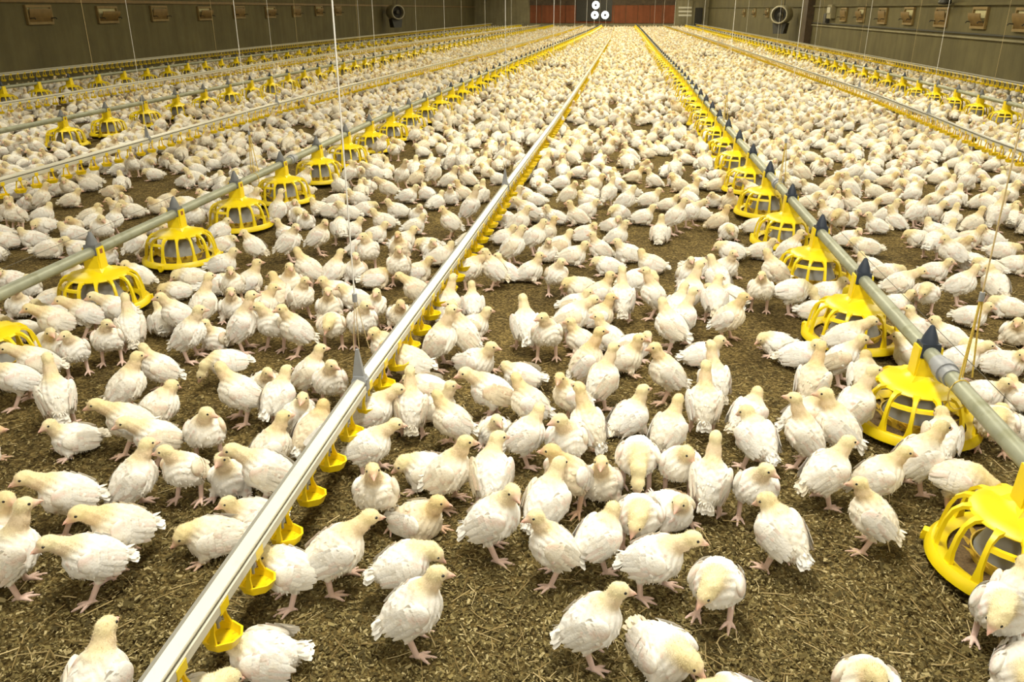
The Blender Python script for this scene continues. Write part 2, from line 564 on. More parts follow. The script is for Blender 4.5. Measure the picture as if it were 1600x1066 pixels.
b = MB(); b.tube([(0, 0, 0.15), (0.05, 0, 0.22), (0.2, 0, 0.22)], 0.02, 6)
link('arm', b.mesh('arm', M['dark']), jb)

# ---- far end wall
def on_back(px, py):
    p = on_y(px, py, WALL_B)
    return p[0], p[2]


xa, za = on_back(828, 36); xb, zb = on_back(1055, 8)
pw = (xb - xa) / 12
wb = bpy.data.objects['wall_back']
for i in range(12):
    box_obj('red_panel', (xa + i * pw + 0.012, WALL_B - 0.05 - 0.01 * (i % 2), za), (xa + (i + 1) * pw - 0.012, WALL_B, zb), M['red'], wb, 0.008)
box_obj('head_beam', (xa, WALL_B - 0.08, zb), (xb, WALL_B, zb + 0.5), M['rust'], wb, 0.01)
x0, z0 = on_back(900, 33); x1, z1 = on_back(957, 0)
box_obj('fan_bay', (x0, WALL_B - 0.12, z0), (x1, WALL_B - 0.05, z1 + 0.6), M['dark'], wb, 0.01)
x0, z0 = on_back(1056, 42); x1, z1 = on_back(1083, 8)
box_obj('grey_sheet', (x0, WALL_B - 0.06, z0), (x1, WALL_B, z1 + 0.3), M['wall_far'], wb, 0.01)
for k in range(3):
    xs, zs = on_back(1060, 12 + 6 * k)
    box_obj('louvre', (xs, WALL_B - 0.09, zs - 0.06), (xs + 0.9, WALL_B - 0.06, zs + 0.06), M['ceil'], wb, 0.01)
x0, z0 = on_back(1084, 44); x1, z1 = on_back(1098, 12)
tag(box_obj('door_1', (x0, WALL_B - 0.07, 0), (x1, WALL_B, z1), M['dark'], bevel=0.01), 'dark narrow door in the far end wall', kind='structure')
for px, py, nm in ((931, 8, 'top'), (929.5, 23.5, 'lower left'), (945.5, 23.5, 'lower right')):
    x, z = on_back(px, py)
    r = link('exhaust_fan', None, loc=(x, WALL_B - 0.12, z))
    tag(r, f'round daylit exhaust fan in the far wall, {nm} of the three', 'fan', 'three exhaust fans in the far wall')
    b = MB(); b.lathe([(0.26, 0.0), (0.31, 0.0), (0.31, 0.05), (0.28, 0.06), (0.26, 0.03)], 24, closed=True)
    link('shroud', b.mesh('shroud', M['dark']), r, rot=(PI / 2, 0, 0))
    b = MB(); b.lathe([(0.0, 0.035), (0.27, 0.035), (0.27, 0.005), (0.0, 0.005)], 24)
    link('opening', b.mesh('opening', M['daylight']), r, rot=(PI / 2, 0, 0))
    b = MB(); b.lathe([(0.0, 0.12), (0.08, 0.11), (0.08, 0.0)], 12)
    link('hub', b.mesh('hub', M['dark']), r, rot=(PI / 2, 0, 0))

# ================================================================== FEEDER LINES
PIPE_Z, PIPE_R = 0.270, 0.0235


def lerp_path(pts, y):
    ys = [p[1] for p in pts]
    return float(np.interp(y, ys, [p[0] for p in pts]))


RX = [(1.0, -2), (1.0, 3), (1.03, 8), (1.10, 14), (1.12, 22), (1.30, 46), (1.34, 61)]
LX = [(-2.22, -2), (-2.22, 8), (-2.14, 11), (-2.05, 16), (-1.6, 30), (-1.15, 46), (-0.95, 61)]
L2X = [(-5.25, -2), (-5.25, 20), (-4.9, 35), (-4.2, 61)]
L3X = [(-8.15, -2), (-8.15, 20), (-7.7, 35), (-6.4, 61)]
R2X = [(4.40, -2), (4.42, 12), (4.6, 30), (4.7, 61)]


def pan_meshes():
    D = {}
    b = MB(); b.lathe([(0.150, 0.040), (0.172, 0.050), (0.186, 0.052), (0.197, 0.040), (0.199, 0.026), (0.190, 0.020), (0.182, 0.030), (0.166, 0.036)], 48, closed=True)
    D['rim'] = b.mesh('rim', M['yellow'])
    b = MB()                                              # one curved grill rib along +x
    path = [(0.116, 0.166), (0.138, 0.161), (0.155, 0.146), (0.166, 0.118), (0.173, 0.082), (0.177, 0.048)]
    wid = [0.015, 0.0085, 0.0065, 0.0065, 0.0075, 0.014]
    v, f = [], []
    for i, (x, z) in enumerate(path):
        a = path[min(i + 1, 5)]; c = path[max(i - 1, 0)]
        t = Vector((a[0] - c[0], 0, a[1] - c[1])).normalized(); n = Vector((t.z * -1, 0, t.x)) * 0.0045
        if n.x < 0: n = -n
        for sy in (-1, 1):
            v.append((x + n.x, sy * wid[i] * 0.8, z + n.z)); v.append((x - n.x, sy * wid[i], z - n.z))
    for i in range(5):
        o, q = 4 * i, 4 * i + 4
        f += [(o, o + 2, q + 2, q), (o + 1, q + 1, q + 3, o + 3), (o, q, q + 1, o + 1), (o + 2, o + 3, q + 3, q + 2)]
    b.add(v, f)
    D['rib'] = b.mesh('rib', M['yellow'])
    b = MB(); b.lathe([(0.122, 0.158), (0.127, 0.163), (0.121, 0.170), (0.095, 0.179), (0.062, 0.185), (0.046, 0.191), (0.036, 0.200), (0.028, 0.200), (0.034, 0.188), (0.060, 0.178), (0.100, 0.167)], 40, closed=True)
    D['hood'] = b.mesh('hood', M['yellow'])
    b = MB()
    b.frustum(0, 0, 0.176, 0.200, 0.056, 0.052, 0.036, 0.036)
    b.frustum(0, 0, 0.195, 0.255, 0.036, 0.034, 0.027, 0.028)
    b.frustum(-0.031, 0, 0.190, 0.290, 0.008, 0.028, 0.004, 0.024)
    b.frustum(0.031, 0, 0.190, 0.290, 0.008, 0.028, 0.004, 0.024)
    D['neck'] = b.mesh('neck', M['yellow'], False)
    b = MB(); b.lathe([(0.034, 0.182), (0.038, 0.168), (0.056, 0.140), (0.077, 0.098), (0.096, 0.056), (0.091, 0.054), (0.072, 0.095), (0.032, 0.160)], 28, closed=True)
    D['cone'] = b.mesh('cone', M['grey_plastic'])
    b = MB(); b.lathe([(0.0, 0.022), (0.12, 0.020), (0.165, 0.030), (0.184, 0.032), (0.186, 0.022), (0.160, 0.012), (0.10, 0.008), (0.0, 0.008)], 36)
    D['tray'] = b.mesh('tray', M['yellow'])
    b = MB(); b.lathe([(0.0, 0.040), (0.09, 0.033), (0.14, 0.027), (0.160, 0.030), (0.14, 0.023), (0.0, 0.023)], 32)
    D['feed'] = b.mesh('feed', M['feed'])
    b = MB()                                              # inner star guard: ring with pointed teeth
    b.lathe([(0.098, 0.030), (0.104, 0.062), (0.100, 0.062), (0.094, 0.030)], 32, closed=True)
    for k in range(14):
        a = 2 * PI * k / 14
        ca, sa = math.cos(a), math.sin(a)
        w = 0.013
        pts = [(0.104 * ca - w * sa * -1, 0.104 * sa - w * ca, 0.050), (0.104 * ca - w * sa, 0.104 * sa + w * ca, 0.050), (0.132 * ca, 0.132 * sa, 0.074), (0.102 * ca, 0.102 * sa, 0.058)]
        b.add(pts, [(0, 1, 2), (0, 2, 3), (1, 3, 2), (0, 3, 1)])
    D['guard'] = b.mesh('guard', M['yellow_dirty'], False)
    b = MB()
    b.frustum(0, 0, 0.258, 0.302, 0.030, 0.027, 0.027, 0.024)
    b.lathe([(0.026, 0.300), (0.022, 0.318), (0.012, 0.342), (0.006, 0.356), (0.0, 0.358)], 12)
    D['cap'] = b.mesh('cap', M['cap'])
    D['cap_grey'] = D['cap'].copy(); D['cap_grey'].materials[0] = M['cap_grey']
    b = MB(); b.box((0.189, -0.012, 0.020), (0.207, 0.012, 0.044)); b.box((0.198, -0.006, 0.014), (0.210, 0.006, 0.030))
    D['latch'] = b.mesh('latch', M['yellow'], False)
    b = MB(); b.box((0.033, -0.010, 0.262), (0.0365, 0.010, 0.282)); b.add([(0.0367, -0.008, 0.266), (0.0367, 0.008, 0.266), (0.0367, 0.008, 0.268), (0.0367, -0.008, 0.268)], [(0, 1, 2, 3)])
    D['sticker'] = b.mesh('sticker', M['sticker'], False)
    # mid-window bar
    b = MB()
    v, f = [], []
    for i in range(6):
        a = (-0.5 + i / 5) * 2 * (2 * PI / 14)
        for rr, zz in ((0.155, 0.132), (0.163, 0.130), (0.159, 0.140), (0.151, 0.142)):
            v.append((rr * math.cos(a), rr * math.sin(a), zz))
    for i in range(5):
        for k in range(4):
            f.append((4 * i + k, 4 * i + (k + 1) % 4, 4 * i + 4 + (k + 1) % 4, 4 * i + 4 + k))
    f += [(3, 2, 1, 0), (20, 21, 22, 23)]
    b.add(v, f)
    D['crossbar'] = b.mesh('crossbar', M['yellow'])
    # joined far pan: the same pieces with fewer segments
    b = MB()
    b.lathe([(0.160, 0.040), (0.186, 0.052), (0.199, 0.030), (0.182, 0.026)], 20, closed=True)
    b.lathe([(0.122, 0.158), (0.122, 0.170), (0.060, 0.186), (0.036, 0.200), (0.034, 0.186), (0.10, 0.167)], 16, closed=True)
    for k in range(14):
        a = 2 * PI * k / 14 + 0.1
        pts = []
        for x, z, w in ((0.118, 0.165, 0.011), (0.152, 0.148, 0.007), (0.170, 0.090, 0.007), (0.177, 0.046, 0.012)):
            for sy in (-1, 1):
                for dr in (0.004, -0.004):
                    pts.append(((x + dr) * math.cos(a) - sy * w * math.sin(a), (x + dr) * math.sin(a) + sy * w * math.cos(a), z + dr * 0.5))
        fc = []
        for i in range(3):
            o, q = 4 * i, 4 * i + 4
            fc += [(o, o + 2, q + 2, q), (o + 1, q + 1, q + 3, o + 3), (o, q, q + 1, o + 1), (o + 2, o + 3, q + 3, q + 2)]
        b.add(pts, fc)
    b.frustum(0, 0, 0.178, 0.290, 0.042, 0.040, 0.033, 0.028)
    b.lathe([(0.0, 0.024), (0.18, 0.030), (0.184, 0.020), (0.0, 0.008)], 16)
    b.lathe([(0.034, 0.182), (0.056, 0.140), (0.096, 0.056)], 12, mi=1)
    b.frustum(0, 0, 0.258, 0.302, 0.030, 0.027, 0.026, 0.024, mi=2)
    b.lathe([(0.024, 0.300), (0.011, 0.342), (0.0, 0.356)], 8, mi=2)
    D['far'] = b.mesh('far_pan', [M['yellow'], M['grey_plastic'], M['cap']])
    return D


PAN = pan_meshes()


def place_pan(x, y, rz, full, label, group, cap='cap', dz=0.0):
    r = link('feed_pan', None if full else PAN['far'], loc=(x, y, dz), rot=(0, 0, rz))
    tag(r, label, 'feed pan', group)
    if not full:
        return
    for nm in ('rim', 'hood', 'neck', 'cone', 'tray', 'feed', 'guard'):
        link({'tray': 'feed_tray', 'feed': 'feed_meal', 'guard': 'star_guard'}.get(nm, nm), PAN[nm], r)
    link('cap', PAN[cap], r)
    for k in range(14):
        link('rib', PAN['rib'], r, rot=(0, 0, 2 * PI * (k + 0.5) / 14))
    for k in (2, 9):
        link('crossbar', PAN['crossbar'], r, rot=(0, 0, 2 * PI * (k + 0.5) / 14))
    for k in range(3):
        link('latch', PAN['latch'], r, rot=(0, 0, 2 * PI * k / 3 + 2.6))
    link('sticker', PAN['sticker'], r)


far_pan_pts = []


def feeder(name_words, path, y_first, spacing, n_full, n_obj, n_all, cap, collars=()):
    r = link('feeder_line', None, loc=(path[0][0], path[0][1], 0))
    r['label'] = f'long galvanised feed pipe of the {name_words}'
    tag(r, cat='feeder line', group='feeder pipes running the length of the barn')
    ox, oy = path[0][:2]
    ys = [-1.5, 0.0, 2, 4, 6, 8, 11, 14, 18, 22, 30, 40, 50, 61]
    pts = [(lerp_path(path, y) - ox, y - oy, PIPE_Z) for y in ys]
    b = MB(); b.tube(pts, PIPE_R, 16)
    link('pipe', b.mesh('pipe', M['galv']), r)
    b = MB(); b.tube([(x, y, 0.357) for x, y, z in pts], 0.0010, 5)
    link('anti_roost_wire', b.mesh('anti_roost_wire', M['wire']), r)
    for cy in collars:
        b = MB(); b.tube([(lerp_path(path, cy) - ox, cy - 0.02 - oy, PIPE_Z), (lerp_path(path, cy) - ox, cy + 0.02 - oy, PIPE_Z)], 0.033, 16)
        b.tube([(lerp_path(path, cy) - ox, cy - 0.055 - oy, PIPE_Z), (lerp_path(path, cy) - ox, cy + 0.055 - oy, PIPE_Z)], 0.0275, 16)
        link('collar', b.mesh('collar', M['clip_grey']), r)
    for k in range(n_all):
        y = y_first + k * spacing
        x = lerp_path(path, y)
        if k < n_obj and y < 60:
            place_pan(x, y, 0.05 * math.sin(k * 2.3), k < n_full, f'yellow feed pan, {ordinal(k + 1)} from the near end of the {name_words}', f'yellow feed pans of the {name_words}', cap)
        elif y < 61:
            far_pan_pts.append((x, y))


feeder('right-hand feeder line', RX, 1.733, 0.733, 14, 70, 80, 'cap', (2.32, 5.1, 8.2))
feeder('left-hand feeder line', LX, 2.50, 0.725, 12, 68, 80, 'cap_grey', (5.6, 8.5))
feeder('far left feeder line', L2X, 7.55, 0.735, 6, 52, 72, 'cap_grey')
feeder('feeder line beside the left wall', L3X, 10.6, 0.735, 0, 40, 68, 'cap_grey')
feeder('far right feeder line', R2X, 9.4, 0.735, 6, 56, 70, 'cap_grey')
b = MB()
far_me = PAN['far']
fv = [tuple(v.co) for v in far_me.vertices]
ffc = [tuple(p.vertices) for p in far_me.polygons]
fmi = [p.material_index for p in far_me.polygons]
for x, y in far_pan_pts:
    o = len(b.v)
    b.v.extend([(vx + x, vy + y, vz) for vx, vy, vz in fv])
    b.f.extend([tuple(i + o for i in fc) for fc in ffc])
    b.mi.extend(fmi)
tag(link('distant_feed_pans', b.mesh('distant_feed_pans', [M['yellow'], M['grey_plastic'], M['cap']])), 'yellow feed pans too distant to pick apart at the far end', 'feed pans', kind='stuff')

# ================================================================== DRINKER LINES
DX = [(-0.715, -2), (-0.710, 2.0), (-0.670, 3.6), (-0.645, 4.9), (-0.61, 6.4), (-0.565, 8.2), (-0.48, 13), (-0.34, 22), (-0.20, 33), (-0.10, 61)]
DL1 = [(-3.85, -2), (-3.85, 9), (-3.72, 12), (-3.3, 20), (-2.6, 40), (-2.2, 61)]
DL2 = [(-7.0, -2), (-7.0, 14), (-6.8, 22), (-6.0, 40), (-5.2, 61)]
DLW = [(-9.45, -2), (-9.4, 20), (-9.2, 30), (-8.6, 61)]
DR1 = [(3.05, -2), (3.08, 7), (3.3, 11), (3.35, 30), (3.2, 61)]
DRW = [(5.50, -2), (5.45, 16), (5.4, 61)]


def cup_meshes():
    D = {}
    b = MB()
    out = [(0.046, 0.0), (0.037, 0.022), (0.010, 0.036), (-0.018, 0.031), (-0.030, 0.010), (-0.030, -0.010), (-0.018, -0.031), (0.010, -0.036), (0.037, -0.022)]
    n = len(out)
    v = [(x * 1.04, y * 1.04, 0.130) for x, y in out] + [(x * .80, y * .80, 0.107) for x, y in out] + [(x * .94, y * .94, 0.130) for x, y in out] + [(x * .76, y * .76, 0.111) for x, y in out]
    f = []
    for k in range(n):
        q = (k + 1) % n
        f += [(k, n + k, n + q, q), (k, q, 2 * n + q, 2 * n + k), (2 * n + k, 2 * n + q, 3 * n + q, 3 * n + k)]
    f += [tuple(n + k for k in reversed(range(n))), tuple(3 * n + k for k in range(n))]
    b.add(v, f)
    for sy in (-1, 1):                                   # two arms up to the pipe clip
        pr = [(0.004, sy * 0.034, 0.126), (0.002, sy * 0.028, 0.150), (0.004, sy * 0.020, 0.176), (0.006, sy * 0.014, 0.196)]
        w = [0.0075, 0.0038, 0.0036, 0.006]
        vv = []
        for (x, y, z), ww in zip(pr, w):
            vv += [(x - ww, y - 0.0025, z), (x + ww, y - 0.0025, z), (x + ww, y + 0.0025, z), (x - ww, y + 0.0025, z)]
        fc = []
        for i in range(3):
            for k in range(4):
                fc.append((4 * i + k, 4 * i + (k + 1) % 4, 4 * i + 4 + (k + 1) % 4, 4 * i + 4 + k))
        fc += [(3, 2, 1, 0), (12, 13, 14, 15)]
        b.add(vv, fc)
    b.box((-0.0125, -0.017, 0.186), (0.0205, 0.017, 0.208))
    D['cup'] = b.mesh('cup', M['cup_yellow'], True)
    b = MB(); b.add([(x * .81, y * .81, 0.1150) for x, y in out] + [(0.004, 0, 0.1150)], [(k, (k + 1) % n, n) for k in range(n)])
    D['water'] = b.mesh('water', M['cup_water'])
    b = MB(); b.lathe([(0.0, 0.140), (0.003, 0.141), (0.003, 0.156), (0.008, 0.158), (0.008, 0.176)], 10)
    D['nipple'] = b.mesh('nipple', M['clip_grey'])
    return D


CUP = cup_meshes()


def drinker(label, path, y0, spacing, n_part, n_sub, brackets, z=0.0):
    ox, oy = path[0][:2]
    r = link('drinker_line', None, loc=(ox, oy, z))
    tag(r, label, 'drinker line', 'drinker lines running the length of the barn')
    ys = [-1.5, 0.5, 2.2, 3.6, 5.1, 6.2, 7.2, 8.1, 9.0, 12, 16, 22, 28, 33, 42, 61]
    pts = [(lerp_path(path, y) - ox, y - oy, 0.0) for y in ys]
    b = MB()
    b.extrude([(-0.0215, 0.2260), (-0.0205, 0.2285), (-0.0075, 0.2355), (0.0150, 0.2265), (0.0165, 0.2235), (0.0150, 0.2180), (-0.0190, 0.2180)], pts, [0, 0, 1, 1, 1, 0, 0])
    link('stabiliser_rail', b.mesh('stabiliser_rail', [M['alu'], M['cream']], False), r)
    b = MB(); b.extrude([(-0.010, 0.2180), (-0.010, 0.2130), (0.0125, 0.2130), (0.0125, 0.2180)], pts)  # dark strip filling the open gap, its shade put into the colour
    link('groove', b.mesh('groove', M['gap_shade'], False), r)
    b = MB(); b.extrude([(-0.009, 0.213), (-0.011, 0.211), (-0.011, 0.192), (-0.009, 0.189), (0.0155, 0.189), (0.0180, 0.192), (0.0180, 0.211), (0.0160, 0.213)], pts)
    link('water_pipe', b.mesh('water_pipe', M['cream'], False), r)
    n = int((60.5 - y0) / spacing)
    sv, sf, smi = [], [], []
    cv = [tuple(v.co) for v in CUP['cup'].vertices]
    cf = [tuple(p.vertices) for p in CUP['cup'].polygons]
    mb = MB()
    for k in range(n):
        y = y0 + k * spacing
        x = lerp_path(path, y) - ox
        if k < n_part:
            c = link('drip_cup', CUP['cup'], r, loc=(x, y - oy, 0))
            if k < n_sub:
                link('water', CUP['water'], c)
                link('nipple', CUP['nipple'], c)
        else:
            o = len(mb.v)
            mb.v.extend([(a + x, bb + y - oy, c) for a, bb, c in cv])
            mb.f.extend([tuple(i + o for i in fc) for fc in cf])
            mb.mi.extend([0] * len(cf))
    if mb.v:
        tag(link('distant_drip_cups', mb.mesh('distant_drip_cups', M['cup_yellow']), r), kind='stuff')
    for by in brackets:
        x = lerp_path(path, by) - ox
        b = MB()
        b.frustum(-0.003, by - oy, 0.224, 0.242, 0.023, 0.018, 0.016, 0.014)
        b.frustum(-0.005, by - oy, 0.240, 0.325, 0.017, 0.009, 0.004, 0.005)
        b.frustum(0.014, by - oy, 0.196, 0.232, 0.008, 0.012, 0.008, 0.012)
        v2 = [(p[0] + x, p[1], p[2]) for p in b.v]
        b.v = v2
        link('hanger_bracket', b.mesh('hanger_bracket', M['clip_grey'], False), r)


drinker('cream drinker rail with yellow cups running up the middle of the flock', DX, 1.02, 0.1655, 60, 34, (2.15, 5.10))
drinker('cream drinker rail with yellow cups between the two left-hand feeder lines', DL1, 4.3, 0.1655, 60, 0, (6.6, 9.4), 0.02)
drinker('second cream drinker rail from the left wall', DL2, 8.5, 0.1655, 0, 0, (), 0.02)
drinker('drinker rail hanging along the foot of the left wall', DLW, 11.0, 0.1655, 0, 0, (), 0.10)
drinker('cream drinker rail with yellow cups between the two right-hand feeder lines', DR1, 6.0, 0.1655, 50, 0, (9.0, 12.0), 0.04)
drinker('drinker rail hanging along the foot of the right wall', DRW, 11.0, 0.1655, 0, 0, (), 0.10)

# ================================================================== SUSPENSION CORDS
def cord(x, y, z0, rad, mat, label, strands=0, group='suspension cords holding the lines'):
    r = link('suspension_cord', None, loc=(x, y, z0))
    tag(r, label, 'cord', group)
    top = CEIL_Z - z0
    zs = 0.0
    if strands:
        zs = 0.16 if strands == 1 else 0.24
        for sx, sy in ((-0.006, -0.004), (0.0, 0.003), (0.013, 0.006)):
            b = MB(); b.tube([(sx * 2.2, sy * 2, 0.0), (sx, sy, zs * 0.55), (sx * 0.3, 0, zs)], 0.0012 if strands == 1 else 0.0026, 5)
            link('strand', b.mesh('strand', M['cord_tan'] if strands == 1 else M['cord_yellow']), r)
        b = MB(); b.tube([(0, 0, zs - 0.012), (0, 0, zs + 0.012)], 0.007, 10)
        link('toggle', b.mesh('toggle', M['clip_grey']), r)
        if strands == 2:                                  # twine loop round the pipe
            ring = [(0.030 * math.cos(a) , 0.0, -0.05 + 0.045 * math.sin(a)) for a in np.linspace(-PI, PI, 15)]
            b = MB(); b.tube(ring, 0.0022, 5, cap=False)
            link('loop', b.mesh('loop', M['cord_yellow']), r)
    b = MB(); b.tube([(0, 0, zs), (0, 0, top)], rad, 7)
    link('cord', b.mesh('cord', M[mat]), r)


for i, y in enumerate((2.15, 5.10, 8.1, 11.1, 14.1, 17.1, 20.1, 26)):
    cord(lerp_path(DX, y), y, 0.325 if i < 2 else 0.25, 0.0022 if i == 0 else 0.0016, 'cord_white', f'white cord, {ordinal(i + 1)} from the near end of the middle drinker rail', 1 if i < 2 else 0)
for i, y in enumerate((2.20, 5.00, 7.9, 10.9, 13.9, 17.0, 21, 27)):
    cord(lerp_path(RX, y), y, PIPE_Z + 0.03, 0.0022 if i == 0 else 0.0015, 'cord_white' if i else 'cord_tan', f'cord, {ordinal(i + 1)} from the near end of the right-hand feeder line', 2 if i < 3 else 0)
for i, y in enumerate((4.95, 7.9, 10.9, 14.0, 17.0, 21, 27)):
    cord(lerp_path(LX, y), y, PIPE_Z + 0.03, 0.0016, 'cord_white', f'cord, {ordinal(i + 1)} from the near end of the left-hand feeder line', 2 if i < 1 else 0)
for i, y in enumerate((6.6, 9.4, 12.4, 15.4, 19)):
    cord(lerp_path(DL1, y), y, 0.26, 0.0015, 'cord_white', f'cord, {ordinal(i + 1)} along the drinker rail between left feeder lines')
for i, y in enumerate((8.2, 11.0, 14.0, 17.5)):
    cord(lerp_path(L2X, y), y, 0.30, 0.0016, 'cord_tan', f'cord, {ordinal(i + 1)} from the near end of the far left feeder line')
for i, y in enumerate((9.0, 12.0, 15.0, 18.5, 23)):
    cord(lerp_path(DR1, y), y, 0.28, 0.0016, 'cord_white', f'cord, {ordinal(i + 1)} along the drinker rail between right feeder lines')
for i, y in enumerate((10.6, 13.6, 16.6, 20, 25)):
    cord(lerp_path(R2X, y), y, 0.30, 0.0016, 'cord_tan', f'cord, {ordinal(i + 1)} from the near end of the far right feeder line')

# ================================================================== CHICKENS
def sd_cone(P, a, b, ra, rb):
    a = np.asarray(a, np.float32); b = np.asarray(b, np.float32)
    ab = b - a
    t = np.clip(((P - a) @ ab) / max(float(ab @ ab), 1e-9), 0, 1)
    d = P - a - t[..., None] * ab
    return np.sqrt((d * d).sum(-1)) - (ra + t * (rb - ra))


def sd_ell(P, c, ax, R=None):
    q = P - np.asarray(c, np.float32)
    if R is not None:
        q = q @ np.asarray(R, np.float32)
    ax = np.asarray(ax, np.float32)
    k0 = np.sqrt(((q / ax) ** 2).sum(-1)) + 1e-6
    k1 = np.sqrt(((q / (ax * ax)) ** 2).sum(-1)) + 1e-6
    return k0 * (k0 - 1.0) / k1


def smin(a, b, k):
    h = np.clip(0.5 + 0.5 * (b - a) / k, 0, 1)
    return b + (a - b) * h - k * h * (1 - h)


def surface_nets(Fv, org, h):
    ins = Fv < 0
    nx, ny, nz = Fv.shape
    cs = np.zeros((nx - 1, ny - 1, nz - 1), np.int32)
    for dx in (0, 1):
        for dy in (0, 1):
            for dz in (0, 1):
                cs += ins[dx:nx - 1 + dx, dy:ny - 1 + dy, dz:nz - 1 + dz]
    act = (cs > 0) & (cs < 8)
    idx = -np.ones(act.shape, np.int64)
    I, J, K = np.nonzero(act)
    idx[I, J, K] = np.arange(len(I))
    acc = np.zeros((len(I), 3)); cnt = np.zeros(len(I))
    cor = [(0, 0, 0), (1, 0, 0), (0, 1, 0), (1, 1, 0), (0, 0, 1), (1, 0, 1), (0, 1, 1), (1, 1, 1)]
    for a, b in ((0, 1), (2, 3), (4, 5), (6, 7), (0, 2), (1, 3), (4, 6), (5, 7), (0, 4), (1, 5), (2, 6), (3, 7)):
        A, B = np.array(cor[a]), np.array(cor[b])
        fa = Fv[I + A[0], J + A[1], K + A[2]]; fb = Fv[I + B[0], J + B[1], K + B[2]]
        mk = (fa < 0) != (fb < 0)
        t = np.where(mk, fa / np.where(mk, fa - fb, 1), 0)
        acc += np.where(mk[:, None], A + t[:, None] * (B - A), 0); cnt += mk
    V = (np.stack([I, J, K], 1) + acc / np.maximum(cnt, 1)[:, None]) * h + org
    Q = []
    for ax in range(3):
        o1, o2 = [(1, 2), (2, 0), (0, 1)][ax]
        sl = [slice(None)] * 3; sh = [slice(None)] * 3
        sl[ax] = slice(0, -1); sh[ax] = slice(1, None)
        a, b = ins[tuple(sl)], ins[tuple(sh)]
        E = np.argwhere(a != b)
        E = E[(E[:, o1] > 0) & (E[:, o2] > 0)]
        fl = a[E[:, 0], E[:, 1], E[:, 2]]
        c = []
        for s1, s2 in ((1, 1), (0, 1), (0, 0), (1, 0)):
            q = E.copy(); q[:, o1] -= s1; q[:, o2] -= s2
            c.append(idx[q[:, 0], q[:, 1], q[:, 2]])
        q = np.stack(c, 1)
        q[~fl] = q[~fl][:, ::-1]
        Q.append(q)
    return V, np.concatenate(Q)


WHITE = np.array([0.86, 0.84, 0.78]); CREAM = np.array([0.82, 0.75, 0.54]); YELLOW = np.array([0.80, 0.69, 0.36])
PINK = np.array([0.70, 0.51, 0.43]); SKIN = np.array([0.70, 0.50, 0.42]); FACE = np.array([0.74, 0.50, 0.38])


def unit(v):
    v = np.asarray(v, float)
    return v / max(np.linalg.norm(v), 1e-9)


def blade(mb, root, d, nrm, L, W, col, lift=0.15, seg=3, tipw=0.35):
    """One feather: a cambered blade from root along d, lying against a surface with normal nrm."""
    d = unit(d); nrm = unit(nrm - d * (nrm @ d)); s = np.cross(nrm, d)
    v, f = [], []
    for i in range(seg + 1):
        t = i / seg
        c = root + d * (L * t) + nrm * (lift * L * t * t)
        w = W * (math.sin(PI * (0.18 + 0.62 * t)) if i < seg else tipw)
        v += [c - s * w - nrm * 0.12 * w, c + nrm * 0.06 * W, c + s * w - nrm * 0.12 * w]
    for i in range(seg):
        o = 3 * i
        f += [(o, o + 1, o + 4, o + 3), (o + 1, o + 2, o + 5, o + 4)]
    mb.add(v, f, 0, [tuple(col)] * len(v))


VH = 0.0031


